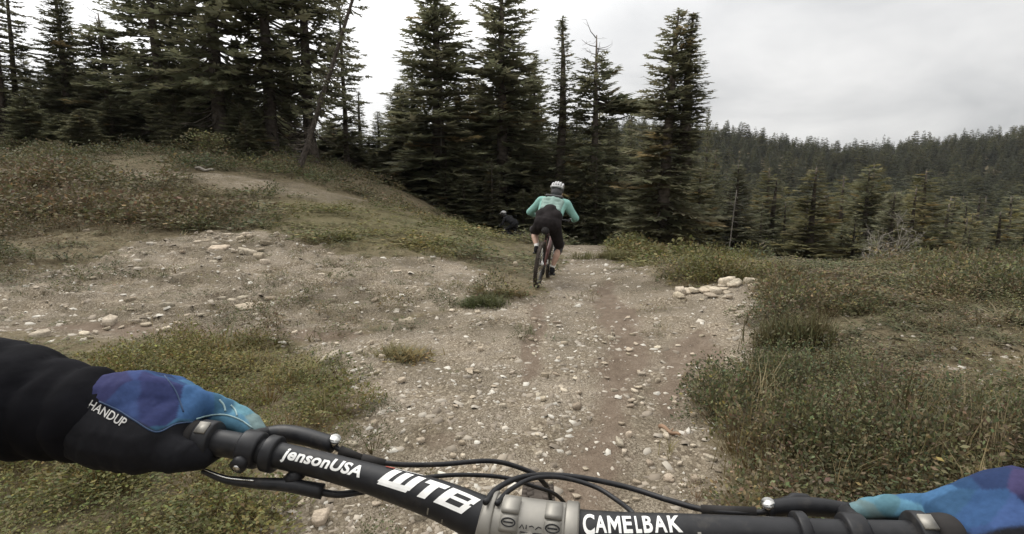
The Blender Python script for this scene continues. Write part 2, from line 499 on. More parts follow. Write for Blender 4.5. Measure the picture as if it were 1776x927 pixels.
dmask = ramp(mth('ADD', spc.outputs[1], mth('MULTIPLY', mth('SUBTRACT', noise(4, 6, .7), .5), 1.0)), (.40, (0, 0, 0)), (.85, (.82, .82, .82)))
col = mix(dmask, col, earth)
L(col, bs.inputs["Base Color"])
bs.inputs["Roughness"].default_value = .95
bs.inputs["Specular IOR Level"].default_value = .12
b1 = nd(nt, "ShaderNodeBump"); b1.inputs["Strength"].default_value = 1.0; b1.inputs["Distance"].default_value = .03
hh = mth('ADD', mth('MULTIPLY', bw.outputs[0], mth('SUBTRACT', 1.0, mth('MULTIPLY', dmask, .8))), mth('MULTIPLY', noise(60, 5), .7))
L(hh, b1.inputs["Height"]); L(b1.outputs[0], bs.inputs["Normal"])
me.materials.append(Mg)
tag(link("ground", me), kind="structure")

# ------------------------------------------------------------------ trees
FIR = [(.120, .124, .070), (.140, .139, .078), (.156, .150, .086), (.108, .116, .070), (.168, .154, .096)]
def conifer_soup(seed, H=10.0, Rm=1.7, cb=.06, step=.36, nb=6, gaps=.08, tuft=0.0, droop=1.0, profile=.8, twig=1.0, dead_low=0, barkc=(.120, .100, .083), extra=None, top_bare=0.0, brown=.03, hue=(1, 1, 1), lean=0.0, stubs=0, tr=.17):
    rng = np.random.default_rng(seed)
    trunk, crown = Soup(), Soup()
    nz = 14
    zz = np.linspace(-.6, H * .995, nz)
    off = np.cumsum(rng.normal(0, .02, (nz, 2)), 0) * .5
    off[0] = off[1] = 0
    rr = tr * (1 - np.clip(zz / H, 0, 1)) ** .8 + .012
    rr[0] *= 1.5; rr[1] *= 1.15
    bark = np.array([barkc])
    tube(trunk, np.column_stack([off[:, 0], off[:, 1], zz]), rr, 8, bark[0])
    def tx(z): return np.array([np.interp(z, zz, off[:, 0]), np.interp(z, zz, off[:, 1]), z])
    def branch(z, az, L, el, dead=False, t=0.0):
        n = max(4, int(L / .28) + 2)
        s = np.linspace(0, 1, n)
        curve = -droop * .30 * L * np.sin(s * math.pi * .5) * (1 - t * .8) + .16 * L * s ** 2.5
        h = np.array([math.cos(az), math.sin(az), 0])
        pts = tx(z) + s[:, None] * L * math.cos(el) * h + np.outer(s * L * math.sin(el) + curve, (0, 0, 1))
        pts[:, :2] += np.cumsum(rng.normal(0, .012, (n, 2)), 0)
        if L > .5:
            tube(trunk, pts[::2] if n > 5 else pts, np.linspace(.012 + .012 * L, .004, len(pts[::2] if n > 5 else pts)), 4, (.07, .058, .047), cap=False)
        if dead:
            for q in range(3):
                k = rng.integers(1, n); d = h * .5 + rng.normal(0, .5, 3); d *= rng.uniform(.1, .3) / np.linalg.norm(d)
                tube(trunk, [pts[k], pts[k] + d], [.006, .002], 3, (.12, .10, .085), cap=False)
            return
        side = np.array([-h[1], h[0], 0])
        ds = .070 / max(L, .2) / twig ** .5
        ss = np.arange(.10 + tuft * .45, 1.0, ds)
        if len(ss) == 0: ss = np.array([.6, 1.0])
        sgn = np.where(np.arange(len(ss)) % 2 == 0, 1.0, -1.0)
        m = len(ss)
        base = np.stack([np.interp(ss, s, pts[:, k]) for k in range(3)], 1)
        ang = np.radians(rng.uniform(35, 75, m)) * (1 - .45 * ss)
        ln = (.10 + .34 * L * (1 - ss) ** .7 * np.minimum(1, ss / .25 + .3)) * rng.uniform(.65, 1.25, m)
        ln = np.minimum(ln, .62) * twig
        d = np.cos(ang)[:, None] * h + (np.sin(ang) * sgn)[:, None] * side
        d[:, 2] += rng.normal(-.12, .22, m) * (1 - .6 * t) + .15 * t
        d /= np.linalg.norm(d, axis=1)[:, None]
        up = np.tile((0, 0, 1.0), (m, 1)) + rng.normal(0, .45, (m, 3))
        w = np.cross(d, up); w /= np.linalg.norm(w, axis=1)[:, None] + 1e-9
        wd = (.035 + .15 * ln) * rng.uniform(.7, 1.2, m)
        tip = base + d * ln[:, None]
        base_c = np.array(FIR)[rng.integers(0, len(FIR), 1)[0]] * .5 + np.array(FIR)[rng.integers(0, len(FIR), m)] * .5
        base_c = base_c * rng.uniform(.75, 1.3, (m, 1)) * np.array(hue)
        if rng.random() < brown: base_c = base_c * np.array([1.35, 1.08, .9])
        q = lambda f, g: base + d * (ln * f)[:, None] + w * (wd * g)[:, None]
        # a saw-toothed spray: a spine kite and side points
        vv = np.stack([base, q(.30, .9), q(.34, .35), q(.62, .95), q(.62, .30), tip, q(.55, -.30), q(.52, -1.0), q(.28, -.35), q(.22, -.85)], 1)
        ff = np.array([(0, 1, 2), (0, 2, 8), (0, 8, 9), (2, 3, 4), (2, 4, 6), (2, 6, 8), (8, 6, 7), (4, 5, 6)])
        I = (np.arange(m) * 10)[:, None, None] + ff[None]
        crown.add(vv.reshape(-1, 3), I.reshape(-1, 3), np.repeat(base_c, 10, 0))
    z = cb * H
    while z < H * (.985 - top_bare):
        t = (z - cb * H) / (H * (1 - cb))
        Rz = Rm * ((1 - t) ** profile) * min(1, .55 + t * 4)
        k = max(3, int(round(nb * (1 - .3 * t))))
        a0 = rng.uniform(0, 6.28)
        sc = rng.uniform(.78, 1.12)
        for b in range(k):
            if rng.random() < gaps: continue
            az = a0 + b * 6.283 / k + rng.normal(0, .25)
            Lb = max(.10, Rz * sc * rng.uniform(.68, 1.15))
            el = R(-14 + 52 * t ** 1.3 + rng.normal(0, 6))
            branch(z + rng.normal(0, step * .22), az, Lb, el, t=t)
        z += step * (1 - .45 * t) * rng.uniform(.75, 1.25)
    for k in range(dead_low):
        branch(rng.uniform(.06, max(.1, cb)) * H, rng.uniform(0, 6.28), Rm * rng.uniform(.3, .8), R(rng.uniform(-25, 5)), dead=True)
    for k in range(stubs):
        zt = H * rng.uniform(1 - top_bare, .99)
        branch(zt, rng.uniform(0, 6.28), rng.uniform(.3, .9), R(rng.uniform(20, 60)), dead=True)
    for e in (extra or []):
        for q in range(5):
            branch(e[0] + rng.normal(0, .1), e[1] + rng.normal(0, .22), e[2] * rng.uniform(.6, 1.0), R(e[3] + rng.normal(0, 8)), t=.4)
    return trunk, crown
VAR = {}
def variant(key, **kw):
    t, c = conifer_soup(**kw)
    VAR[key] = (t.mesh(key + "_trunk", M_bark, True), c.mesh(key + "_crown", M_needle))
variant("fir_a", seed=1, Rm=1.55, nb=7, step=.24, profile=.62, twig=1.35, gaps=.08)
variant("fir_b", seed=2, Rm=1.7, nb=7, step=.26, profile=.58, twig=1.4, gaps=.13)
variant("fir_c", seed=3, Rm=1.5, nb=6, step=.25, profile=.56, cb=.10, twig=1.4, gaps=.14, dead_low=10)
variant("spire", seed=4, Rm=.85, nb=7, step=.21, profile=.62, gaps=.1, twig=1.1)
variant("young", seed=5, Rm=2.3, nb=7, cb=.0, step=.36, profile=.75, gaps=.03, twig=1.5)
variant("young_b", seed=6, Rm=2.7, nb=7, cb=.0, step=.42, profile=.7, gaps=.06, twig=1.6)
variant("tall_a", seed=7, Rm=2.2, nb=7, cb=.16, step=.23, profile=.30, gaps=.30, tuft=.22, dead_low=18, tr=.17, twig=.95, brown=0, barkc=(.075, .062, .052))
variant("tall_b", seed=8, Rm=1.8, nb=7, cb=.18, step=.24, profile=.32, gaps=.32, tuft=.2, dead_low=18, tr=.15, twig=.95, brown=0, barkc=(.075, .062, .052))
variant("thin", seed=9, Rm=1.25, nb=5, cb=.12, step=.28, profile=.42, gaps=.3, tuft=.12, dead_low=14, tr=.11, twig=1.3)
variant("pine", seed=10, Rm=1.5, nb=6, cb=.10, step=.26, profile=.42, gaps=.14, tuft=.2, top_bare=.10, stubs=12, twig=1.5, extra=[(7.3, .1, 2.6, 4), (7.0, .05, 2.2, 2), (6.9, -.3, 1.7, 0)])
variant("bare", seed=15, Rm=1.3, nb=4, cb=.22, step=.32, profile=.4, gaps=.3, tuft=.3, dead_low=40, tr=.13, twig=1.1, brown=0, barkc=(.06, .05, .043))
variant("far_a", seed=16, Rm=1.7, nb=5, step=.75, twig=2.6, gaps=.03, profile=.7, hue=(.62, .66, .66))
variant("far_b", seed=17, Rm=1.4, nb=5, step=.80, twig=2.6, gaps=.08, profile=.62, hue=(.52, .56, .56))
variant("far_c", seed=18, Rm=2.1, nb=5, step=.85, twig=2.9, gaps=.1, profile=.55, hue=(.80, .78, .66))
variant("mid_a", seed=12, Rm=1.6, nb=6, step=.40, twig=1.9, gaps=.05, profile=.68, hue=(1.15, 1.08, .88))
variant("mid_b", seed=13, Rm=1.3, nb=6, step=.40, twig=1.9, gaps=.1, profile=.68)
variant("mid_c", seed=14, Rm=1.9, nb=6, step=.45, twig=2.0, gaps=.12, profile=.6, cb=.12, hue=(1.35, 1.22, .92))

def plant_tree(name, key, px, Y, top_py, width_px, label, group=None, base=None, rz=None, tilt=(0, 0), parts=True, cat="tree"):
    """width_px: breadth of the crown at its widest, in pixels of the photograph"""
    bx = x_at(px, 380, Y)
    bz = float(ground(np.array([bx]), np.array([float(Y)]))[0]) if base is None else base
    H = z_at(top_py, Y) - bz
    VR = {"fir_a":1.55,"fir_b":1.7,"fir_c":1.5,"spire":.85,"young":2.3,"young_b":2.7,"tall_a":2.2,"tall_b":1.8,"thin":1.25,"bare":1.3,"pine":1.5,"mid_a":1.6,"mid_b":1.3,"mid_c":1.9}[key]
    s = (width_px / FPX * Y / 2) / VR
    r = random.uniform(0, 6.28) if rz is None else rz
    o = empty(name, (bx, Y, bz), (tilt[0], tilt[1], 0), (s, s, H / 10.0))
    o.rotation_mode = 'XYZ'
    tag(o, label, cat, group)
    t = link("trunk", VAR[key][0], o); c = link("crown", VAR[key][1], o)
    t.rotation_euler.z = r; c.rotation_euler.z = r
    return o

GL = "tall conifers of the wood on the slope"
GC = "firs standing behind the riders"
hero = [
 ("fir_tree", "thin", 22, 25, -120, 110, "sparse thin conifer at the outer edge of the wood, leaning slightly", GL, (0, .10)),
 ("fir_tree", "thin", 52, 26, -90, 90, "slender bare-stemmed conifer beside the outermost leaning conifer of the wood", GL, (0, .06)),
 ("fir_tree", "fir_a", 142, 27, -45, 112, "dark spired fir between the slender leaning conifers and the broken-topped fir", GL, (0, 0)),
 ("fir_tree", "pine", 212, 26, 22, 110, "shorter fir with bare broken twigs at its top", GL, (0, 0)),
 ("pine_tree", "tall_b", 300, 24, -190, 190, "open pine with bent slim trunk next to the broken-topped fir", GL, (0, -.03)),
 ("pine_tree", "thin", 345, 27, -130, 120, "thin pine between the bent slim trunk and the thickest trunk", GL, (0, 0)),
 ("pine_tree", "tall_a", 395, 22, -330, 250, "tall pine with the thickest dark trunk, its top out of sight", GL, (0, 0)),
 ("pine_tree", "tall_a", 480, 23, -300, 240, "tall straight pine with dark trunk just before the crossing trunks", GL, (0, 0)),
 ("pine_tree", "tall_b", 548, 24, -260, 190, "upright pine whose trunk is crossed by the leaning trunk", GL, (0, 0)),
 ("fir_tree", "thin", 606, 27, -30, 84, "thin dark fir at the edge of the bright sky gap", GL, (0, 0)),
 ("fir_tree", "spire", 632, 34, 158, 40, "small pointed fir low in the sky gap, taller of the two", "small firs in the sky gap", (0, 0)),
 ("fir_tree", "fir_a", 662, 37, 193, 62, "small broad fir low in the sky gap, shorter of the two", "small firs in the sky gap", (0, 0)),
 ("fir_tree", "fir_c", 762, 26, -35, 158, "tall dense fir right of the sky gap with pale streak on trunk", GC, (0, 0)),
 ("fir_tree", "fir_b", 872, 27, -55, 160, "tall dense fir straight above the second rider", GC, (0, 0)),
 ("fir_tree", "fir_a", 706, 31, 170, 90, "lower fir tucked against the tall fir beside the sky gap", GC, (0, 0)),
 ("fir_tree", "fir_a", 926, 30, 92, 90, "half-hidden fir filling between the tall dense fir and the narrow spire", GC, (0, 0)),
 ("fir_tree", "spire", 968, 26, 28, 84, "narrow spire-topped fir right behind the mint rider", GC, (0, 0)),
 ("pine_tree", "pine", 1030, 25, 60, 120, "ragged pine with dead twigs on top and one long side limb", GC, (0, 0)),
 ("fir_tree", "fir_a", 1090, 38, 178, 60, "small distant fir between the ragged pine and the twin-topped fir", GC, (0, 0)),
 ("fir_tree", "fir_b", 1220, 34, 186, 34, "tiny pointed treetop just beside the twin-topped fir", GC, (0, 0)),
]
for nm, key, px, Y, top, w, lab, g, tl in hero:
    plant_tree(nm, key, px, Y, top, w * (1.5 if 690 < px < 900 else 1.32 if px > 690 else 1.15), lab, g, tilt=tl, rz=0.0 if key == "pine" and px > 900 else None)
# the leaning trunk of the wood
plant_tree("pine_tree", "bare", 522, 18.2, -210, 90, "dark pine trunk leaning far over across its upright neighbour", GL, tilt=(0, R(21)))
# twin-topped fir near the trail: one tree, two leaders
o = plant_tree("fir_tree", "fir_c", 1146, 18, 14, 205, "twin-topped fir with bare lower trunk standing on the grassy mound", GC, tilt=(0, R(2)))
c2 = link("trunk", VAR["spire"][0], o); c3 = link("crown", VAR["spire"][1], o)
for q in (c2, c3):
    q.location = (.42, 0, 4.1); q.scale = (.9, .9, .58)
# the dense lower wood: young firs standing in front of and between the trunks
und = []
rr = np.random.default_rng(5)
for k in range(34):
    und.append((rr.uniform(-140, 520), rr.uniform(23, 34), rr.uniform(90, 185), rr.uniform(100, 170)))
for k in range(26):
    und.append((rr.uniform(-140, 590), rr.uniform(29, 37), rr.uniform(70, 150), rr.uniform(90, 150)))
for k in range(14):
    und.append((rr.uniform(-140, 480), rr.uniform(20.5, 23), rr.uniform(150, 225), rr.uniform(70, 120)))
for px, Y, top, w in und:
    plant_tree("young_fir", random.choice(["young", "young_b", "fir_b"]), px, Y, top, w, "dark young fir in the dense lower wood above the heathy slope", "young firs of the lower wood")
for px, Y, top, w, lab in ((437, 19.5, 203, 66, "small lighter conical fir at the front of the wood beside the pale bush"),
                      (160, 20, 190, 110, "wide olive young fir nearest the heathy slope, left of the pale bush")):
    plant_tree("young_fir", "young", px, Y, top, w, lab, "young firs of the lower wood")
for k in range(44):
    px = rr.uniform(560, 1235); Y = rr.uniform(27, 40)
    if 640 < px < 690: top = rr.uniform(225, 260)
    else: top = rr.uniform(190, 290)
    if px > 1100: top = max(top, 215)
    plant_tree("young_fir", random.choice(["young", "fir_b", "young_b", "fir_a"]), px, Y, top, rr.uniform(90, 150), "dark fir filling the shaded wood behind the riders", "shaded firs behind the riders")
for k in range(22):
    px = rr.uniform(695, 1110); Y = rr.uniform(32, 42)
    plant_tree("young_fir", random.choice(["fir_a", "fir_b", "mid_a"]), px, Y, rr.uniform(105, 190) if px < 950 else rr.uniform(180, 215), rr.uniform(85, 140), "dark fir filling the shaded wood behind the riders", "shaded firs behind the riders")
for k in range(16):
    px = rr.uniform(600, 1110); Y = rr.uniform(23.5, 26.5)
    plant_tree("young_fir", random.choice(["young", "young_b"]), px, Y, rr.uniform(255, 335), rr.uniform(60, 110), "low young fir at the foot of the wood behind the riders", "low firs at the foot of the wood")
# trees below the crest on the valley side, nearest first
def far_tree(key, x, y, H, w, label, group):
    z = float(ground(np.array([x]), np.array([y]))[0])
    VRk = {"far_a":1.7,"far_b":1.4,"far_c":2.1,"mid_a":1.6,"mid_b":1.3,"mid_c":1.9,"young":2.3,"fir_b":1.7}[key]
    o = empty("fir_tree", (x, y, z), (0, 0, random.uniform(0, 6.28)), (w / 2 / VRk, w / 2 / VRk, H / 10))
    tag(o, label, "tree", group)
    link("trunk", VAR[key][0], o); link("crown", VAR[key][1], o)
n = 0
placed = []
while n < 146:
    px = rr.uniform(1180, 1960); Y = 22 * (95 / 22) ** rr.random()
    x = x_at(px, 380, Y)
    if any((x - a) ** 2 + (Y - b) ** 2 < (1.0 + Y * .022) ** 2 for a, b in placed): continue
    placed.append((x, Y)); n += 1
    g = float(ground(np.array([x]), np.array([Y]))[0])
    top_lim = z_at(rr.uniform(280, 400) if Y < 45 else rr.uniform(272, 350), Y)
    H = min(max(3.0, top_lim - g), 16)
    far_tree(random.choice(["mid_a", "mid_b", "mid_c", "young", "fir_b"] if Y < 62 else ["far_a", "far_b", "far_c"]), x, Y, H, H * rr.uniform(.38, .62),
             "olive fir in the wood below the crest on the valley side" if Y < 45 else "fir farther down the wooded valley side", "firs on the valley side")
# the far wooded hillside: one mass
pts = []
while len(pts) < 9000:
    Y = 85 + (360 - 85) * rr.random() ** .68
    px = rr.uniform(500, 2050)
    pts.append((x_at(px, 300, Y), Y))
pts = np.array(pts)
hs = np.clip(rr.lognormal(1.98, .32, len(pts)), 3.5, 15) * (1 + .25 * (pts[:, 1] < 160))
me = bpy.data.meshes.new("forest")
fz = ground(pts[:, 0], pts[:, 1], False)
me.vertices.add(len(pts)); me.vertices.foreach_set("co", np.column_stack([pts, fz]).ravel())
wd_ = hs * rr.uniform(.75, 1.7, len(hs))
for nm, dt, vals in (("size", 'FLOAT_VECTOR', np.column_stack([wd_ / 10, wd_ / 10, hs / 10])), ("turn", 'FLOAT_VECTOR', np.column_stack([np.zeros(len(pts)), np.zeros(len(pts)), rr.uniform(0, 6.28, len(pts))]))):
    at = me.attributes.new(nm, dt, 'POINT'); at.data.foreach_set("vector", vals.ravel())
at = me.attributes.new("sort", 'INT', 'POINT'); at.data.foreach_set("value", rr.integers(0, 3, len(pts)).astype(np.int32))
fo = link("forest", me)
tag(fo, "dark conifer forest covering the far hillside up to its ridge", "forest", kind="stuff")
ng = bpy.data.node_groups.new("forest", 'GeometryNodeTree')
ng.interface.new_socket("Geometry", in_out='INPUT', socket_type='NodeSocketGeometry'); ng.interface.new_socket("Geometry", in_out='OUTPUT', socket_type='NodeSocketGeometry')
gi, go = ng.nodes.new("NodeGroupInput"), ng.nodes.new("NodeGroupOutput"); gj = ng.nodes.new("GeometryNodeJoinGeometry")
def named(nm, dt):
    n = ng.nodes.new("GeometryNodeInputNamedAttribute"); n.data_type = dt; n.inputs["Name"].default_value = nm; return n.outputs[0]
for k, key in enumerate(("far_a", "far_b", "far_c")):
    src = next(o for o in bpy.data.objects if o.type == 'MESH' and o.data == VAR[key][1])
    oi = ng.nodes.new("GeometryNodeObjectInfo"); oi.transform_space = 'ORIGINAL'; oi.inputs["Object"].default_value = src
    cmp_ = ng.nodes.new("FunctionNodeCompare"); cmp_.data_type = 'INT'; cmp_.operation = 'EQUAL'; cmp_.inputs[3].default_value = k
    ng.links.new(named("sort", 'INT'), cmp_.inputs[2])
    iop = ng.nodes.new("GeometryNodeInstanceOnPoints")
    mp = ng.nodes.new("GeometryNodeMeshToPoints"); ng.links.new(gi.outputs[0], mp.inputs[0])
    ng.links.new(mp.outputs[0], iop.inputs["Points"]); ng.links.new(cmp_.outputs[0], iop.inputs["Selection"]); ng.links.new(oi.outputs["Geometry"], iop.inputs["Instance"])
    ng.links.new(named("turn", 'FLOAT_VECTOR'), iop.inputs["Rotation"]); ng.links.new(named("size", 'FLOAT_VECTOR'), iop.inputs["Scale"])
    ng.links.new(iop.outputs[0], gj.inputs[0])
ng.links.new(gj.outputs[0], go.inputs[0])
fo.modifiers.new("forest", 'NODES').node_group = ng

# ------------------------------------------------------------------ stones
def stone_mesh(name, seed, flat=.35, n=9):
    """an angular slab: irregular outline, bevelled top, broken sides"""
    rng = np.random.default_rng(seed); s = Soup()
    a = np.arange(n) * 6.283 / n + rng.uniform(-.45, .45, n)
    r = rng.uniform(.72, 1.08, n)
    asp = rng.uniform(.45, .85)
    ring = lambda f, z, j: np.stack([np.cos(a) * r * f * .5, np.sin(a) * r * f * .5 * asp, np.full(n, z) + rng.normal(0, j, n)], 1)
    tilt = rng.normal(0, .12, 2)
    rings = [ring(.9, -.5 * flat, .01), ring(1.0, .1 * flat, .08 * flat), ring(.93, .42 * flat, .10 * flat), ring(.5, .5 * flat, .10 * flat)]
    for q in rings[1:]: q[:, 2] += q[:, 0] * tilt[0] + q[:, 1] * tilt[1]
    c = np.mean(rings[-1], 0)[None]
    v = np.concatenate(rings + [c])
    F = []; k = np.arange(n); k2 = (k + 1) % n
    for i in range(3): F.append(np.stack([i*n+k, i*n+k2, (i+1)*n+k2, (i+1)*n+k], 1))
    base = np.array([[.34, .295, .235], [.42, .375, .305], [.27, .23, .18], [.37, .33, .27]])[seed % 4]
    col = base[None] * np.array([1.0, .97, .92]) * rng.uniform(.85, 1.15, (len(v), 1))
    s.add(v, F + [np.stack([3*n+k, 3*n+k2, np.full(n, 4*n)], 1)], col)
    return s.mesh(name, M_stone)
SLABS = [stone_mesh("slab", 40 + k, flat=.16 + .05 * (k % 4), n=4 + k % 3) for k in range(8)]
LUMPS = [stone_mesh("lump", 60 + k, flat=.34 + .08 * (k % 3), n=5 + k % 2) for k in range(5)]
def gz(x, y): return float(ground(np.array([float(x)]), np.array([float(y)]))[0])
def stone_at(px, py, w_px, label, group=None, lump=False, name="stone", sink=.25, rz=None):
    x, y = gp(px, py)
    w = w_px / FPX * math.hypot(y, .9) * 1.25
    return stone_xy(x, y, w, label, group, lump, name, sink, rz)
def stone_xy(x, y, w, label, group=None, lump=False, name="stone", sink=.25, rz=None):
    o = link(name, random.choice(LUMPS if lump else SLABS))
    f = .42 if lump else .2
    o.location = (x, y, gz(x, y) + .004 + w * f * (.5 - sink * .5))
    o.rotation_euler = (random.gauss(0, .09), random.gauss(0, .09), random.uniform(0, 6.28) if rz is None else rz)
    o.scale = (w, w, w)
    return tag(o, label, "stone", group)
for px, py, w, lump, lab in (
    (893, 463, 13, True, "small white stone lying alone in the grass beside the mint rider's rear wheel"),
    (848, 512, 22, True, "rounded pale stone at the corner where the grass tuft meets the trail"),
    (1262, 497, 26, True, "big tan boulder on the rock pile at the trail's outer bend"),
    (1303, 494, 20, True, "squarish grey boulder next to the tan boulder on the rock pile"),
    (1228, 503, 26, False, "flat slab leaning against the tan boulder of the rock pile"),
    (705, 566, 32, True, "pale lump at the end of the dark earth ditch"),
    (572, 630, 40, True, "large pale stone where the gravel meets the greenest shrubs"),
    (427, 532, 32, False, "broad pale slab in the cluster of flat stones on the bench"),
    (448, 446, 28, False, "flat slab at the foot of the broken rock pile on the bench"),
    (378, 436, 40, False, "longest tilted slab in the broken rock pile on the bench"),
    (432, 445, 26, True, "brownish knob of rock in the middle of the broken rock pile"),
    (193, 560, 34, False, "long flat slab at the front of the stone scatter above the gloved hand"),
    (73, 584, 30, False, "solitary flat slab above the black sleeve"),
    (12, 406, 24, False, "bright flat stone among the heath at the edge of view"),
    (612, 716, 24, True, "angular pale stone in the gravel above the lettered bar"),
    (1170, 690, 16, False, "oval pale stone by the brown stick's side of the trail"),
    (1258, 728, 18, False, "squared pale stone at the foot of the shrub bank"),
    (1000, 712, 18, True, "buff stone on the middle of the bare track"),
    (1062, 588, 16, False, "flat white stone on the bare track before the bend"),
    (1075, 780, 20, True, "knobbly pale stone under the long cable's curve"),
    (555, 905, 34, True, "pale stone in the weeds below the lettered bar"),
    (735, 905, 26, True, "pale stone in the gravel just under the bar's bend")):
    stone_at(px, py, w, lab, lump=lump)
GB = "flat stones scattered on the bench"
for px, py, w in ((422,516,17),(468,516,18),(402,519,14),(228,531,18),(228,540,14),(255,548,14),(291,538,21),(187,568,18),(146,580,16),(167,577,15),(255,563,20),(310,559,19),(288,573,19),(312,574,16),(320,550,15),(443,551,14),(385,517,13),(452,522,14),(340,560,14),(275,575,13),(210,566,14),(350,552,13),(480,548,14),(375,430,18),(395,412,16),(420,425,14),(365,410,13),(450,435,16),(460,455,20),(560,480,14),(640,462,14),(150,405,14),(690,480,14)):
    stone_at(px, py, w, "flat pale stone scattered on the bare bench beside the trail", GB)
rs = np.random.default_rng(21)
def spread(pl, n, py0, py1, px0, px1, gen):
    k = 0; tries = 0
    while k < n and tries < 4000:
        tries += 1
        px, py = rs.uniform(px0, px1), rs.uniform(py0, py1)
        x, y = gp(px, py)
        if not inside(pl, np.array([x]), np.array([y]))[0]: continue
        gen(px, py); k += 1
spread(BENCH, 40, 400, 595, 0, 850, lambda a, b: stone_at(a, b, rs.uniform(8, 15), "flat pale stone scattered on the bare bench beside the trail", GB))
spread(BENCH, 16, 402, 460, 340, 480, lambda a, b: stone_at(a, b, rs.uniform(9, 20), "broken stone in the rock pile on the bare bench", "broken rock pile on the bench", lump=rs.random() < .4, sink=.1))
GP = "rubble bank at the trail's outer bend"
for k in range(22):
    a = rs.uniform(1165, 1325); stone_at(a, 516 - (a - 1165) * .12 + rs.uniform(-6, 16), rs.uniform(11, 28), "pale broken rock on the rubble bank at the trail's outer bend", GP, lump=rs.random() < .5, sink=.2)
GT = "loose stones on the trail"
spread(TRAIL, 95, 540, 900, 480, 1110, lambda a, b: stone_at(a, b, rs.uniform(8, 17) * (.8 + (b - 540) / 900), "angular pale stone lying loose on the gravel trail", GT, lump=rs.random() < .35, sink=.3))
GR = "stones along the trail's shrubby edge"
spread(TRAIL, 60, 520, 860, 1090, 1330, lambda a, b: stone_at(a, b, rs.uniform(8, 17) * (.8 + (b - 540) / 900), "angular stone along the trail's edge below the shrub bank", GR, lump=rs.random() < .3))

def replicate(s, temps, pos, scale, rz, tint, sz=None):
    """stamp little meshes (verts, faces, colours) at many places into one soup"""
    which = RNG.integers(0, len(temps), len(pos))
    for t, (tv, tf, tcn_) in enumerate(temps):
        m = which == t
        if not m.any(): continue
        p, sc, r, ti = pos[m], scale[m], rz[m], tint[m]
        zs = sc if sz is None else sz[m]
        c, sn = np.cos(r), np.sin(r)
        x = (tv[None, :, 0] * c[:, None] - tv[None, :, 1] * sn[:, None]) * sc[:, None] + p[:, 0:1]
        y = (tv[None, :, 0] * sn[:, None] + tv[None, :, 1] * c[:, None]) * sc[:, None] + p[:, 1:2]
        z = tv[None, :, 2] * zs[:, None] + p[:, 2:3]
        n, k = len(p), len(tv)
        F = [(np.arange(n) * k)[:, None, None] + f[None] for f in tf]
        s.add(np.stack([x, y, z], -1).reshape(-1, 3), [f.reshape(-1, f.shape[-1]) for f in F], (tcn_[None] * ti[:, None, :]).reshape(-1, 3))
def chip_temp(seed):
    rng = np.random.default_rng(seed); n = 5; ay_ = rng.uniform(.42, .85)
    a = np.arange(n) * 6.283 / n + rng.uniform(-.5, .5, n); r = rng.uniform(.26, .62, n)
    lo = np.stack([np.cos(a) * r, np.sin(a) * r * ay_, np.full(n, -.1)], 1)
    hi = np.stack([np.cos(a) * r * .86, np.sin(a) * r * .88 * ay_, .10 + rng.uniform(-.05, .05, n)], 1)
    k = np.arange(n); k2 = (k + 1) % n
    v = np.concatenate([lo, hi])
    R_ = Matrix.Rotation(rng.normal(0, .3), 3, 'X') @ Matrix.Rotation(rng.normal(0, .3), 3, 'Y')
    v = v @ np.array(R_).T
    return v, [np.stack([k, k2, n + k2, n + k], 1), (np.arange(n) + n)[None]], np.ones((2 * n, 3))
def scatter_px(n, py0, py1, px0=-150, px1=1930, power=1.0):
    """ground points spread so that they thin out with distance as they do to the eye"""
    Y = 1.15 * (22 / 1.15) ** (RNG.random(n) ** power)
    X = RNG.uniform(-1.1, 1.1, n) * (Y + .9)
    return X, Y
X, Y = scatter_px(236000, 0, 0)
ms, md, mm = masks(X, Y)
ms = np.maximum(ms, .31 * (X > 1.0) * (Y < 7))
keep = (ms > .3) & (RNG.random(len(X)) < np.minimum(1, ms * 1.4) * (1 - .55 * md) * (.35 + .65 * sstep(.35, .6, fbm(X * 1.3, Y * 1.3, 44)))) & (Y < 13)
X, Y = X[keep][:42000], Y[keep][:42000]
sz = np.clip(RNG.lognormal(-4.28, .70, len(X)), .006, .085) * (.75 + .11 * Y)
pal = np.array([(.40, .36, .30), (.33, .29, .235), (.26, .222, .175), (.48, .45, .39), (.20, .168, .130), (.30, .265, .218), (.24, .204, .162), (.22, .186, .146)])
ti = pal[RNG.integers(0, len(pal), len(X))] * RNG.uniform(.8, 1.15, (len(X), 1))
gs = Soup()
replicate(gs, [chip_temp(100 + k) for k in range(10)], np.stack([X, Y, ground(X, Y) - .004], 1), sz, RNG.uniform(0, 6.28, len(X)), ti)
tag(gs.build("gravel", M_chip), "pale slaty gravel strewn over the trail and the bare bench", "gravel", kind="stuff")

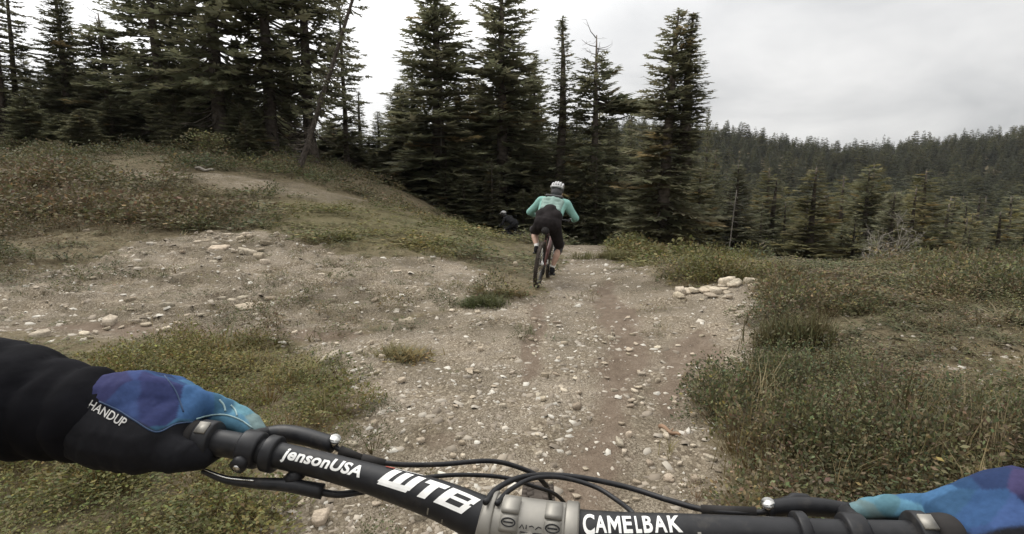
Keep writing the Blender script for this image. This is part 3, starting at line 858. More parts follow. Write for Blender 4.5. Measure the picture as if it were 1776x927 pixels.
# ------------------------------------------------------------------ ground cover
def leaf_temp(seed, n, leaf, wide=.55, stalk=True):
    """a low shrub, 1 m across and 1 m high before scaling: leaves towards the outside of a dome, thin stalks"""
    rng = np.random.default_rng(seed)
    th = rng.uniform(0, 6.28, n); rr_ = np.sqrt(rng.random(n)) * .55
    top = np.sqrt(np.clip(1 - (rr_ / .6) ** 2, .02, 1)) * rng.uniform(.5, 1.0, n) ** .6
    lob = .75 + .35 * np.sin(th * 3 + seed) * (rr_ > .15)
    p = np.stack([np.cos(th) * rr_, np.sin(th) * rr_, top * lob * rng.uniform(.85, 1.1, n)], 1)
    d = p * np.array([1.3, 1.3, .5]) + rng.normal(0, .55, (n, 3)) + np.array([0, 0, .25]); d /= np.linalg.norm(d, axis=1)[:, None]
    w = np.cross(d, rng.normal(0, 1, (n, 3)) + np.array([0, 0, .6])); w /= np.linalg.norm(w, axis=1)[:, None]
    l = leaf * rng.uniform(.6, 1.35, n)
    v = np.stack([p, p + d * (l * .5)[:, None] + w * (l * wide * .5)[:, None], p + d * l[:, None], p + d * (l * .5)[:, None] - w * (l * wide * .5)[:, None]], 1).reshape(-1, 3)
    f = (np.arange(n) * 4)[:, None] + np.arange(4)[None]
    c = np.repeat(rng.uniform(.7, 1.35, (n, 1)) * (1 + rng.normal(0, .09, (n, 3))), 4, 0)
    odd = np.repeat(rng.random(n) < .07, 4)
    c[odd] = c[odd] * np.array([1.5, 1.35, 1.2])
    F = [f]
    if stalk:
        k = max(6, n // 14); pk = p[:k]
        b = pk * np.array([.25, .25, 0]); o = np.array([.018, 0, 0]) * .6
        sv = np.stack([b - o, b + o, pk], 1).reshape(-1, 3)
        F.append((np.arange(k) * 3)[:, None] + np.arange(3)[None] + len(v))
        v = np.concatenate([v, sv]); c = np.concatenate([c, np.tile((1.0, .75, .7), (3 * k, 1))])
    return v, F, np.clip(c, .2, 3)
def blade_temp(seed, n, spread_=.35, wid=.02):
    rng = np.random.default_rng(seed)
    b = rng.normal(0, .16, (n, 2)); a = rng.uniform(0, 6.28, n); h = rng.uniform(.45, 1.0, n); o = rng.uniform(.1, spread_ + .3, n)
    d = np.stack([np.cos(a), np.sin(a)], 1)
    w = np.stack([-d[:, 1], d[:, 0]], 1) * wid
    z0 = np.zeros(n)
    p0 = np.column_stack([b - w, z0]); p1 = np.column_stack([b + w, z0])
    m0 = np.column_stack([b + d * (o * .4)[:, None] - w * .7, h * .65]); m1 = np.column_stack([b + d * (o * .4)[:, None] + w * .7, h * .65])
    t = np.column_stack([b + d * o[:, None], h])
    v = np.stack([p0, p1, m1, m0, t], 1).reshape(-1, 3)
    i = (np.arange(n) * 5)[:, None]
    return v, [i + np.array([[0, 1, 2, 3]]), i + np.array([[3, 2, 4]])], np.repeat(rng.uniform(.75, 1.3, (n, 1)), 5, 0) * np.ones(3)
OLIVE = np.array([(.108, .112, .055), (.125, .122, .060), (.088, .098, .050), (.140, .124, .070), (.115, .100, .062), (.095, .104, .056), (.17, .150, .09)])
HEATHC = np.array([(.140, .115, .070), (.128, .112, .062), (.150, .120, .074), (.118, .110, .056)])
GREENC = np.array([(.135, .133, .050), (.155, .146, .053), (.115, .120, .050), (.165, .148, .062)])
HEATH = poly((-300,296),(380,312),(420,345),(420,395),(300,410),(120,425),(-300,440))
RIDER_AT = gp(931, 498)
MOUND = poly((990,418),(1140,440),(1350,460),(1370,500),(1200,500),(1060,455))
NEARL = poly((-300,585),(420,592),(520,605),(640,690),(610,760),(470,850),(470,1100),(-300,1100))
def cover(name, n, y0, y1, size, hgt, temps, power, label, cat, pmin=.0, cols=None, straw=None, only=None):
    Y = y0 * (y1 / y0) ** (RNG.random(n) ** power)
    X = RNG.uniform(-1.15, 1.15, n) * (Y + .9)
    ms, md, mm = masks(X, Y)
    patch = fbm(X * .8, Y * .8, 71)
    prob = (1 - ms) ** 1.6 * np.maximum(.35 + .65 * sstep(.36, .52, patch), (.45 + .5 * sstep(.40, .55, fbm(X * 2.1, Y * 2.1, 73))) * (X > 1.2)) * (1 - .55 * mm * (Y > 6)) * (1 - .7 * md) + ms * .06 * (1 - md) * (fbm(X * 1.1, Y * 1.1, 77) > .5)
    prob *= ~((np.abs(X - .25) < .75) & (Y > 6.9) & (Y < 14) & (ms > .1)) & ~((np.abs(X - .3) < 1.0) & (Y > 14) & (Y < 21.5))
    if only is not None: prob = prob * only(X, Y) * (patch > .5)
    prob = prob * (np.abs(X) < 1.08 * Y + .55)
    prob = prob * (np.hypot(X - RIDER_AT[0], (Y - RIDER_AT[1]) * .8) > .55)
    k = RNG.random(n) < prob
    X, Y, ms, mm, patch = X[k], Y[k], ms[k], mm[k], patch[k]
    he, nl = inside(HEATH, X, Y), inside(NEARL, X, Y)
    c = OLIVE[RNG.integers(0, len(OLIVE), len(X))]
    c = np.where(he[:, None], HEATHC[RNG.integers(0, len(HEATHC), len(X))], c)
    c = np.where(nl[:, None], GREENC[RNG.integers(0, len(GREENC), len(X))], c)
    c = np.where((mm > .4)[:, None], GREENC[RNG.integers(0, len(GREENC), len(X))], c)
    c = np.where(inside(MOUND, X, Y)[:, None], GREENC[RNG.integers(0, len(GREENC), len(X))] * np.array([.9, .9, .95]), c)
    if straw is not None: c = straw[RNG.integers(0, len(straw), len(X))]
    c = c * np.array([.93, .90, .86])
    hue = (fbm(X * .55, Y * .55, 91) - .5)[:, None] * np.array([[.35, .15, .1]])
    c = c * (1 + hue) * RNG.uniform(.8, 1.2, (len(X), 1))
    s_ = size * RNG.uniform(.6, 1.35, len(X)) * np.where(ms > .4, .6, 1)
    h_ = hgt * RNG.uniform(.55, 1.3, len(X)) * np.where(ms > .4, .45, 1) * np.where(mm > .4, .5, 1) * np.where(nl, .75, 1) * (.5 + 1.1 * sstep(.36, .60, patch))
    so = Soup()
    replicate(so, temps, np.stack([X, Y, ground(X, Y) - .01], 1), s_, RNG.uniform(0, 6.28, len(X)), c, h_)
    return tag(so.build(name, M_leaf), label, cat, kind="stuff")
cover("low_shrubs", 1800, .9, 4.8, .30, .20, [leaf_temp(200 + k, 330, .064) for k in range(5)], .9, "olive small-leaved low shrubs crowding the banks beside the handlebar", "shrubs")
cover("low_shrubs", 2900, 4.4, 10, .42, .22, [leaf_temp(220 + k, 132, .092) for k in range(5)], 1.0, "olive and brown low shrubs covering the banks around the riders", "shrubs")
cover("heath", 4300, 9, 27, .80, .30, [leaf_temp(240 + k, 84, .115, .6, False) for k in range(4)], 1.0, "brown and green heath spreading up to the edge of the wood", "heath")
STRAW = np.array([(.30, .25, .14), (.24, .20, .11), (.36, .31, .19), (.18, .16, .075)])
cover("short_grass", 9500, 3.2, 22, .30, .10, [blade_temp(320 + k, 12, .6, .022) for k in range(5)], 1.0, "short olive grass and moss thinly covering the open slope", "grass")
cover("bushes", 300, 1.5, 10, .55, .27, [leaf_temp(260 + k, 1200, .026) for k in range(4)], .85, "larger rounded olive bushes swelling out of the shrub bank", "bushes", only=lambda x, y: x > 1.3)
cover("dry_grass", 420, .9, 9, .22, .24, [blade_temp(300 + k, 14, .5, .012) for k in range(5)], .9, "thin straw-coloured grass blades standing among the shrubs", "grass", straw=STRAW)

def tuft(px, py, w_px, h, label, cols, n=10, name="grass_tuft"):
    cx, cy = gp(px, py); w = w_px / FPX * cy
    a = RNG.uniform(0, 6.28, n); q = np.sqrt(RNG.random(n)) * w / 2
    X, Y = cx + np.cos(a) * q, cy + np.sin(a) * q * .5
    so = Soup(); z0 = gz(cx, cy)
    pos = np.stack([X - cx, Y - cy, ground(X, Y) - z0 - .02], 1)
    c = np.array(cols)[RNG.integers(0, len(cols), n)]
    replicate(so, [blade_temp(400 + k, 60, .4, .013) for k in range(3)], pos, np.full(n, .34), RNG.uniform(0, 6.28, n), c, h * RNG.uniform(.7, 1.2, n))
    replicate(so, [leaf_temp(410 + k, 60, .12) for k in range(2)], pos, np.full(n, .34), RNG.uniform(0, 6.28, n), c, h * RNG.uniform(.5, .9, n))
    o = so.build(name, M_leaf); o.location = (cx, cy, z0)
    return tag(o, label, "grass")
tuft(868, 512, 80, .12, "tan and green grass tuft on the lip below the mint rider's rear wheel", [(.15, .115, .05), (.12, .105, .04), (.17, .13, .06)], 16)
tuft(838, 528, 60, .16, "small dark green tuft by the rounded pale stone", [(.07, .08, .03), (.09, .095, .04)], 9)
tuft(1380, 600, 110, .30, "dark bushy clump at the trail edge of the shrub bank", [(.08, .08, .035), (.10, .085, .04)], 14, "shrub")
tuft(700, 620, 70, .12, "thin ochre grass tuft on the gravel below the earth ditch", [(.20, .15, .06), (.15, .13, .06)], 8)
tuft(1060, 452, 130, .22, "olive grassy hump beside the trail past the mint rider", [(.11, .105, .04), (.13, .115, .05)], 22, "grass_tuft")

# pale dead shrub, dead stems, sticks
def dead_shrub(px, Y, base_py, top_px, top_py, label, n=16, seed=1):
    rng = np.random.default_rng(seed)
    x = x_at(px, base_py, Y); z = gz(x, Y)
    tx_, tz = x_at(top_px, top_py, Y), z_at(top_py, Y)
    s = Soup()
    d0 = np.array([tx_ - x, 0, tz - z]); Lm = np.linalg.norm(d0)
    def grow(p, d, L, r, lev):
        pts = [p]; q = np.array(p, float); dd = d / np.linalg.norm(d)
        for k in range(4):
            dd = dd + rng.normal(0, .16, 3); dd /= np.linalg.norm(dd); q = q + dd * L / 4; pts.append(q)
        tube(s, pts, np.linspace(r, r * .35, 5), 5, np.array((.27, .245, .21)) * rng.uniform(.75, 1.15))
        if lev < 2 or (lev < 3 and rng.random() < .6):
            for k in range(7 if lev == 0 else 5):
                i = rng.integers(1, 5)
                grow(pts[i], dd + rng.normal(0, .65, 3), L * rng.uniform(.35, .6), r * .55, lev + 1)
    for k in range(n // 4):
        grow(np.array([0, 0, 0.0]) + rng.normal(0, .08, 3) * np.array([1, 1, 0]), d0 + rng.normal(0, .25 * Lm, 3), Lm * rng.uniform(.7, 1.0), .007 + .004 * Lm, 0)
    o = s.build("dead_shrub", M_dead); o.location = (x, Y, z - .03)
    return tag(o, label, "dead shrub")
dead_shrub(1475, 9.3, 490, 1555, 425, "bleached dead shrub leaning out over the crest beyond the bank", 16, 4)
dead_shrub(1392, 8.6, 500, 1362, 472, "small pale dead twigs lying on the crest beside the boulders", 8, 7)
def snag(px, py, Y, tpx, tpy, r, label, col=(.16, .145, .125), seed=0):
    x, z = x_at(px, py, Y), z_at(py, Y); t = Vector((x_at(tpx, tpy, Y), Y + .3, z_at(tpy, Y)))
    z = min(z, gz(x, Y)) - .1
    b = Vector((x, Y, z)); rng = np.random.default_rng(seed)
    s = Soup(); d = t - b
    pts = [d * k / 7 + Vector((rng.normal(0, .02), rng.normal(0, .02), 0)) * (k > 0) for k in range(8)]
    tube(s, pts, np.linspace(r, r * .4, 8), 7, col)
    for k in range(20):
        p = d * rng.uniform(.3, .98); a = rng.uniform(0, 6.28); l = rng.uniform(.1, .45)
        e = Vector((math.cos(a) * l, math.sin(a) * l, rng.uniform(-.2, .1)))
        tube(s, [p, p + e * .6, p + e + Vector((0, 0, -.05))], [r * .25, r * .16, .005], 4, col)
    o = s.build("dead_tree", M_dead); o.location = b
    return tag(o, label, "dead tree")
snag(1256, 445, 21, 1284, 330, .035, "pale slim dead trunk standing below the crest beside the twin-topped fir", seed=1)
snag(765, 350, 25.3, 765, 95, .05, "pale dead stem rising in front of the tall fir beside the sky gap", (.20, .18, .15), 4)
def stick(px, py, px2, py2, r, label, col):
    a, b = gp(px, py), gp(px2, py2)
    s = Soup(); pa = np.array([a[0], a[1], gz(*a) + r]); pb = np.array([b[0], b[1], gz(*b) + r * 1.2])
    pts = [pa * (1 - t) + pb * t + np.array([0, 0, .6 * r * math.sin(t * 9)]) + (0, .4 * r * math.sin(t * 7), 0) for t in np.linspace(0, 1, 9)]
    tube(s, [p - pa for p in pts], np.linspace(r, r * .55, 9), 7, col)
    q = pts[4] - pa; tube(s, [q, q + (pb - pa) * .12 + np.array([.01, .02, .02])], [r * .5, r * .25], 5, col)
    o = s.build("stick", M_dead); o.location = pa
    return tag(o, label, "stick")
stick(1144, 745, 1180, 764, .013, "thick brown stick lying among the stones of the trail", (.22, .145, .095))
stick(570, 728, 632, 705, .003, "thin pale twig lying at the edge of the near shrubs", (.42, .37, .27))
stick(1475, 592, 1500, 597, .008, "short tan stick poking from the shrub bank", (.38, .30, .2))
stick(340, 296, 372, 301, .05, "grey log lying on the stony rim below the wood", (.30, .27, .23))
# pale leafy bush at the front of the wood
def leaf_bush(px, Y, w_px, top_py, label, cols):
    x = x_at(px, 290, Y); z = gz(x, Y); h = z_at(top_py, Y) - z; w = w_px / FPX * Y
    n = 16; so = Soup()
    pos = np.column_stack([RNG.normal(0, w * .22, n), RNG.normal(0, w * .2, n), RNG.uniform(0, h * .55, n)])
    c = np.array(cols)[RNG.integers(0, len(cols), n)]
    replicate(so, [leaf_temp(500 + k, 60, .14, .5, True) for k in range(3)], pos, np.full(n, w * .5), RNG.uniform(0, 6.28, n), c, np.full(n, h * .42))
    o = so.build("leafy_bush", M_leaf); o.location = (x, Y, z)
    return tag(o, label, "bush")
leaf_bush(366, 19.2, 70, 222, "pale yellowish leafy bush at the front of the wood", [(.20, .19, .10), (.15, .15, .075)])
leaf_bush(1330, 11.5, 46, 445, "olive rounded bush poking above the grassy mound near the dead trunks", [(.11, .11, .05), (.13, .12, .06)])
leaf_bush(1706, 10.2, 60, 438, "reddish tan young bush on the crest at the far bank", [(.17, .115, .08), (.13, .10, .06)])

# ------------------------------------------------------------------ bodies: capsules grown together into one surface
def organic(name, caps, voxel, mats, parent=None, smooth=6, world=None, color=None, disp=None):
    """caps: (p0, r0, p1, r1) tapered capsules; merged into one continuous mesh"""
    bm = bmesh.new(); bmesh.ops.create_icosphere(bm, subdivisions=2, radius=1.0)
    sv = np.array([tuple(v.co) for v in bm.verts]); sf = np.array([[v.index for v in f.verts] for f in bm.faces]); bm.free()
    so = Soup()
    for p0, r0, p1, r1 in caps:
        p0, p1 = np.array(p0, float), np.array(p1, float)
        n = max(2, int(np.linalg.norm(p1 - p0) / (.3 * min(r0, r1))) + 1)
        for t in np.linspace(0, 1, min(n, 40)):
            so.add(sv * (r0 * (1 - t) + r1 * t) + p0 * (1 - t) + p1 * t, sf)
    tmp = so.build("tmp", [])
    md_ = tmp.modifiers.new("r", 'REMESH'); md_.mode = 'VOXEL'; md_.voxel_size = voxel
    sm = tmp.modifiers.new("s", 'SMOOTH'); sm.factor = .5; sm.iterations = smooth
    dg = bpy.context.evaluated_depsgraph_get()
    me = bpy.data.meshes.new_from_object(tmp.evaluated_get(dg))
    old = tmp.data; bpy.data.objects.remove(tmp); bpy.data.meshes.remove(old)
    me.name = name; me.materials.clear()
    for m in (mats if isinstance(mats, list) else [mats]): me.materials.append(m)
    me.polygons.foreach_set("use_smooth", np.ones(len(me.polygons), bool))
    if disp is not None:
        co = np.empty(len(me.vertices) * 3); me.vertices.foreach_get("co", co); co = co.reshape(-1, 3)
        no = np.empty(len(me.vertices) * 3); me.vertices.foreach_get("normal", no); no = no.reshape(-1, 3)
        me.vertices.foreach_set("co", (co + no * disp(co)[:, None]).ravel())
    if color is not None:
        co = np.empty(len(me.vertices) * 3); me.vertices.foreach_get("co", co); co = co.reshape(-1, 3)
        c = color(co)
        if "tint" in me.attributes: me.attributes.remove(me.attributes["tint"])
        at = me.attributes.new("tint", 'FLOAT_COLOR', 'POINT')
        at.data.foreach_set("color", np.concatenate([c, np.ones((len(c), 1))], 1).ravel())
    me.update()
    return link(name, me, parent)
def chain(pts):
    """[(p, r), ...] -> capsules"""
    return [(pts[i][0], pts[i][1], pts[i+1][0], pts[i+1][1]) for i in range(len(pts) - 1)]
def mirror(caps): return [((-a[0], a[1], a[2]), r, (-b[0], b[1], b[2]), q) for a, r, b, q in caps]

M_black = plain("black_coating", (.013, .013, .0145), .45, spec=.28, var=.3, scale=120, var_rough=.12)
def dusty(m, dust, scale, lo, hi):
    """trail dust lying in patches over a coating"""
    nt = m.node_tree; b = nt.nodes["Principled BSDF"]; src = b.inputs["Base Color"].links[0].from_socket
    t = nd(nt, "ShaderNodeTexCoord"); n = nd(nt, "ShaderNodeTexNoise"); n.inputs["Scale"].default_value = scale; n.inputs["Detail"].default_value = 8; n.inputs["Roughness"].default_value = .7
    nt.links.new(t.outputs["Object"], n.inputs["Vector"])
    r = nd(nt, "ShaderNodeMapRange"); r.inputs[1].default_value = lo; r.inputs[2].default_value = hi; r.inputs[4].default_value = .75
    nt.links.new(n.outputs["Fac"], r.inputs[0])
    x = nd(nt, "ShaderNodeMix"); x.data_type = 'RGBA'; nt.links.new(r.outputs[0], x.inputs[0]); nt.links.new(src, x.inputs[6]); x.inputs[7].default_value = dust + (1,)
    nt.links.new(x.outputs[2], b.inputs["Base Color"])
dusty(M_black, (.060, .053, .045), 55, .54, .80)
M_rubber = plain("rubber", (.022, .020, .019), .85, spec=.25, var=.3, scale=60)
M_tyre = plain("dusty_tyre", (.060, .050, .042), .95, spec=.1, var=.4, scale=25, bump=.003)
M_alu = plain("dusty_alloy", (.25, .236, .208), .5, metal=.55, spec=.5, var=.22, scale=45, var_rough=.15)
M_steel = plain("steel", (.62, .61, .58), .25, metal=1.0, var=.1)
M_white = plain("white_print", (.74, .73, .70), .55, var=.10, scale=150)
M_red_frame = plain("maroon_frame", (.10, .035, .028), .4, var=.2)
M_dark_frame = plain("dark_frame", (.03, .03, .035), .4, var=.2)
M_jacket = plain("black_jacket", (.0065, .0065, .0080), .9, spec=.06, var=.4, scale=30, bump=.004)
M_skin = plain("skin", (.42, .27, .20), .6, var=.12, scale=20)
M_mint = plain("mint_jersey", (.20, .37, .325), .85, spec=.15, var=.16, scale=9, bump=.01)
M_mintgrey = plain("grey_green_pack", (.215, .30, .265), .8, spec=.15, var=.15, scale=12, bump=.01)
M_shorts = plain("dark_shorts", (.019, .016, .016), .9, spec=.1, var=.3, scale=10, bump=.01)
M_helmet = plain("pale_helmet", (.42, .42, .41), .4, var=.15, scale=12)
M_helmetdark = plain("dark_helmet", (.04, .038, .038), .5, var=.2)
M_knee = plain("knee_pad", (.05, .045, .045), .85, var=.2)
M_sock = plain("white_sock", (.60, .58, .54), .9, var=.15)
M_blackcloth = plain("black_cloth", (.012, .012, .013), .9, spec=.15, var=.3, bump=.01, scale=9)

def wheel(parent, center, r=.36, tw=.030, name="wheel", tyre_mat=None, knobs=72, fine=False):
    w = empty(name, center); w.parent = parent
    s = Soup(); torus(s, (0, 0, 0), r - tw, tw, 72 if fine else 32, 12 if fine else 8)
    for k in range(knobs):
        a = k * 2 * math.pi / knobs
        for x, ph in ((-.014, 0), (.014, .5), (-.024, .25), (.024, .75)):
            b = a + ph * 2 * math.pi / knobs
            M = Matrix.Rotation(b, 4, 'X')
            box(s, (x - .006, -.007, r - .006 - abs(x) * .28), (x + .006, .007, r + .003 - abs(x) * .30), M=M)
    s.build("tyre", tyre_mat or M_tyre, w, smooth=not fine)
    s = Soup(); torus(s, (0, 0, 0), r - 2 * tw - .006, .012, 48, 8, sq=1.3); s.build("rim", M_black, w, smooth=True)
    s = Soup(); disc_x(s, (0, 0, 0), .028, .05, 16); disc_x(s, (-.028, 0, 0), .08, .001, 24); s.build("hub", M_alu, w)
    s = Soup()
    for k in range(28):
        a = k * 2 * math.pi / 28; sd = .028 if k % 2 else -.028
        tube(s, [(sd, .025 * math.cos(a + .5), .025 * math.sin(a + .5)), (0, (r - 2 * tw - .01) * math.cos(a), (r - 2 * tw - .01) * math.sin(a))], .0013, 4)
    s.build("spokes", M_steel, w)
    return w
RS = .86
def bicycle(loc, rot, label, frame_mat):
    o = empty("mountain_bike", loc, rot, RS); tag(o, label, "bicycle", "bikes ridden ahead")
    A, B = (0, 0, .36), (0, 1.21, .36)
    bb, ht, hb, sc_ = (0, .44, .34), (0, .86, .96), (0, .90, .84), (0, .22, .74)
    wheel(o, A, name="rear_wheel"); wheel(o, B, name="front_wheel")
    s = Soup()
    tube(s, [hb, (0, .66, .56), bb], [.028, .030, .028], 10); tube(s, [ht, sc_], [.022, .018], 10); tube(s, [sc_, bb], .018, 10); tube(s, [hb, ht], .026, 10)
    for x in (-1, 1):
        tube(s, [(x * .035, .36, .36), (x * .062, .2, .36), (x * .068, 0, .36)], .013, 8)
        tube(s, [(x * .02, .24, .66), (x * .055, .14, .56), (x * .068, 0, .37)], .010, 8)
    s.build("frame", frame_mat, o, smooth=True)
    s = Soup(); tube(s, [(0, .30, .62), (0, .44, .50)], [.024, .016], 10); s.build("rear_shock", M_black, o)
    s = Soup()
    for x in (-1, 1): tube(s, [(x * .062, .93, .76), (x * .066, 1.06, .55), (x * .066, 1.21, .36)], [.017, .022, .020], 8)
    tube(s, [(-.075, .92, .79), (0, .915, .805), (.075, .92, .79)], .02, 8); s.build("fork", M_black, o, smooth=True)
    s = Soup(); tube(s, [sc_, (0, .17, .86)], .014, 8); s.build("seatpost", M_black, o)
    s = Soup(); tube(s, [(0, .03, .885), (0, .10, .885), (0, .20, .875), (0, .30, .872)], [.060, .066, .034, .014], 10); s.build("saddle", M_rubber, o, smooth=True)
    s = Soup(); tube(s, [(-.37, .80, 1.075), (-.16, .83, 1.07), (-.06, .86, 1.04), (.06, .86, 1.04), (.16, .83, 1.07), (.37, .80, 1.075)], .0125, 8); tube(s, [(0, .85, .97), (0, .86, 1.04)], .02, 8); s.build("handlebar", M_black, o, smooth=True)
    for x in (-1, 1):
        s = Soup(); tube(s, [(x * .24, .817, 1.072), (x * .375, .80, 1.076)], .017, 8); s.build("grip", M_rubber, o)
        s = Soup(); tube(s, [(x * .20, .85, 1.06), (x * .24, .89, 1.05), (x * .31, .885, 1.045)], .006, 6); s.build("brake_lever", M_black, o)
    ca = R(-70)
    cy, cz = .165 * math.cos(ca), .165 * math.sin(ca)
    for x in (1, -1):
        s = Soup(); e = (x * .085, bb[1] + x * cy, bb[2] + x * cz)
        tube(s, [(x * .06, bb[1], bb[2]), e], [.014, .012], 8); s.build("crank_arm", M_black, o)
        s = Soup(); box(s, (min(x * .09, x * .19), e[1] - .05, e[2] - .012), (max(x * .09, x * .19), e[1] + .05, e[2] + .012)); s.build("pedal", M_black, o)
    s = Soup(); disc_x(s, (.052, bb[1], bb[2]), .075, .003, 28); s.build("chainring", M_steel, o)
    s = Soup()
    for k in range(6): disc_x(s, (.03 + k * .005, 0, .36), .08 - k * .009, .0015, 20)
    s.build("cassette", M_steel, o)
    s = Soup(); tube(s, [(.055, .45, .415), (.05, 0, .42)], .004, 5); tube(s, [(.055, .44, .265), (.05, .04, .20), (.05, 0, .28)], .004, 5); s.build("chain", M_black, o)
    s = Soup(); tube(s, [(.075, 0, .36), (.075, .0, .28), (.065, .04, .20)], [.014, .012, .01], 6); s.build("derailleur", M_black, o)
    return o
def rider(loc, rot, label, top, pack, legs_skin, helm, shorts):
    o = empty("person", loc, rot, RS); tag(o, label, "person", "riders ahead on the trail")
    pel, chest, neck = (0, .20, 1.02), (0, .52, 1.29), (0, .66, 1.40)
    head = (0, .75, 1.49)
    sh, el, wr, hd = (.20, .55, 1.33), (.385, .60, 1.13), (.335, .77, 1.09), (.32, .815, 1.085)
    hip = (.10, .22, .98)
    pr = (.14, .44 + .165 * math.cos(R(-70)), .34 + .165 * math.sin(R(-70))); pl_ = (-.14, .44 - .165 * math.cos(R(-70)), .34 - .165 * math.sin(R(-70)))
    kr, kl = (.20, .50, .63), (-.26, .57, .82)
    ar, al = (pr[0], pr[1] - .05, pr[2] + .11), (pl_[0], pl_[1] - .05, pl_[2] + .11)
    caps = chain([(pel, .09), ((0, .36, 1.15), .085), (chest, .10)]) + chain([(chest, .10), (neck, .058), (head, .09)])
    caps += [((0, .74, 1.52), .095, (0, .77, 1.47), .085)]
    arm = chain([((.10, .53, 1.32), .075), (sh, .062), (el, .042), (wr, .030), (hd, .034)])
    caps += arm + mirror(arm)
    for h, k, a, f in ((hip, kr, ar, pr), ((-hip[0],) + hip[1:], kl, al, pl_)):
        caps += chain([(h, .088), (k, .056), (tuple((np.array(k) * .6 + np.array(a) * .4) + np.array((0, -.03, 0))), .056), (a, .036)])
        caps += [(a, .036, (f[0], f[1] + .10, f[2] + .035), .03)]
    # ears and nose keep the head from being a ball
    caps += [((.085, .75, 1.48), .018, (.088, .745, 1.50), .018), ((-.085, .75, 1.48), .018, (-.088, .745, 1.50), .018), ((0, .84, 1.47), .016, (0, .855, 1.455), .014)]
    organic("body", caps, .012, legs_skin, o)
    tor = chain([((0, .20, 1.06), .130), ((0, .26, 1.08), .138), ((0, .40, 1.21), .135), ((0, .50, 1.29), .142), ((0, .57, 1.345), .115)])
    tor += [((.12, .45, 1.26), .10, (.11, .28, 1.09), .095), ((-.12, .45, 1.26), .10, (-.11, .28, 1.09), .095)]
    sl = chain([((.09, .53, 1.325), .10), ((.205, .55, 1.33), .086), ((.29, .575, 1.23), .068), (el, .058), (wr, .040)])
    organic("jersey", tor + sl + mirror(sl), .012, top, o)
    s_c = [((0, .17, 1.0), .152, (0, .31, 1.15), .158), ((-.085, .20, 1.0), .140, (.085, .20, 1.0), .140), ((-.085, .25, 1.10), .138, (.085, .25, 1.10), .138), ((-.075, .17, .96), .11, (.075, .17, .96), .11)]
    for h, k in ((hip, kr), ((-hip[0],) + hip[1:], kl)):
        s_c += chain([(h, .115), (tuple(np.array(h) * .15 + np.array(k) * .85), .088)])
    organic("shorts", s_c, .012, shorts, o)
    # close-fitting back pack over the shoulder blades, with a dark collar strap at its top
    if pack is not None:
        pc = chain([((-.12, .30, 1.215), .045), ((-.135, .44, 1.355), .05)]) + chain([((.12, .30, 1.215), .045), ((.135, .44, 1.355), .05)]) + chain([((0, .29, 1.225), .055), ((0, .44, 1.375), .06)]) + [((-.12, .29, 1.215), .055, (.12, .29, 1.215), .055), ((-.11, .33, 1.24), .06, (.11, .33, 1.24), .06), ((-.11, .38, 1.29), .06, (.11, .38, 1.29), .06), ((-.08, .43, 1.36), .06, (.08, .43, 1.36), .06), ((-.13, .43, 1.35), .05, (.13, .43, 1.35), .05), ((-.125, .37, 1.285), .05, (.125, .37, 1.285), .05)]
        organic("backpack", pc, .010, pack, o)
        organic("pack_strap", [((-.12, .485, 1.435), .026, (.12, .485, 1.435), .026), ((-.11, .50, 1.43), .03, (-.15, .60, 1.40), .02), ((.11, .50, 1.43), .03, (.15, .60, 1.40), .02)], .008, M_helmetdark, o)
    for k, a, f in ((kr, ar, pr), (kl, al, pl_)):
        k, a, f = np.array(k), np.array(a), np.array(f)
        organic("knee_pad", [(k + (k - a) * .18, .068, k + (a - k) * .22, .066)], .010, M_knee, o)
        organic("sock", [(a + (k - a) * .34, .047, a, .042)], .008, M_sock if legs_skin is M_skin else M_blackcloth, o)
        organic("shoe", chain([(a + np.array((0, -.01, -.02)), .045), (f + np.array((0, -.085, .045)), .038)]) + chain([(a + np.array((0, .01, -.03)), .042), (f + np.array((0, .08, .04)), .036), (f + np.array((0, .14, .032)), .028)]) + [(f + np.array((0, -.09, .04)), .034, f + np.array((0, .1, .034)), .034)], .008, M_blackcloth, o)
    for sgn in (1, -1):
        g = chain([((sgn * .35, .765, 1.09), .038), ((sgn * .325, .80, 1.10), .036)])
        for q in range(4):
            x = sgn * (.27 + q * .023)
            g += chain([((x, .825, 1.105), .0125), ((x, .848, 1.09), .0115), ((x, .842, 1.06), .0105), ((x, .815, 1.052), .0095)])
            g += [((sgn * .33, .79, 1.10), .022, (x, .825, 1.105), .0125)]
        g += chain([((sgn * .285, .785, 1.095), .016), ((sgn * .262, .79, 1.06), .013), ((sgn * .258, .815, 1.05), .011)])
        organic("glove", g, .005, M_helmetdark, o, smooth=3)
    # helmet: dark shell low at the back, pale crown, a peak
    organic("helmet", [((0, .735, 1.555), .112, (0, .775, 1.55), .108), ((0, .70, 1.50), .098, (0, .70, 1.46), .085)], .010, M_helmetdark, o)
    h = Soup()
    for k in range(5):
        x = (k - 2) * .040
        z0 = 1.555 + .117 * math.sqrt(max(0, 1 - (x / .125) ** 2))
        tube(h, [(x * 1.0, .655, 1.60 - abs(x) * .2), (x, .70, z0 - .018), (x, .755, z0 + .002), (x, .83, z0 - .025), (x, .875, z0 - .075)], [.015, .02, .021, .018, .01], 8)
    tube(h, [(-.1, .65, 1.585), (-.06, .633, 1.60), (0, .627, 1.605), (.06, .633, 1.60), (.1, .65, 1.585)], .018, 8)
    h.build("helmet_shell", helm, o, smooth=True)
    h = Soup(); tube(h, [(0, .83, 1.59), (0, .90, 1.575), (0, .955, 1.56)], [.075, .07, .055], 12)
    hp = h.build("helmet_peak", helm, o, smooth=True)
    hp.scale = (1, 1, .16); hp.location.z = 1.58 * .84
    return o
bx, by = gp(931, 498)
rot = (R(-3), R(7), R(-13))
loc = (bx, by, gz(bx, by) + .005)
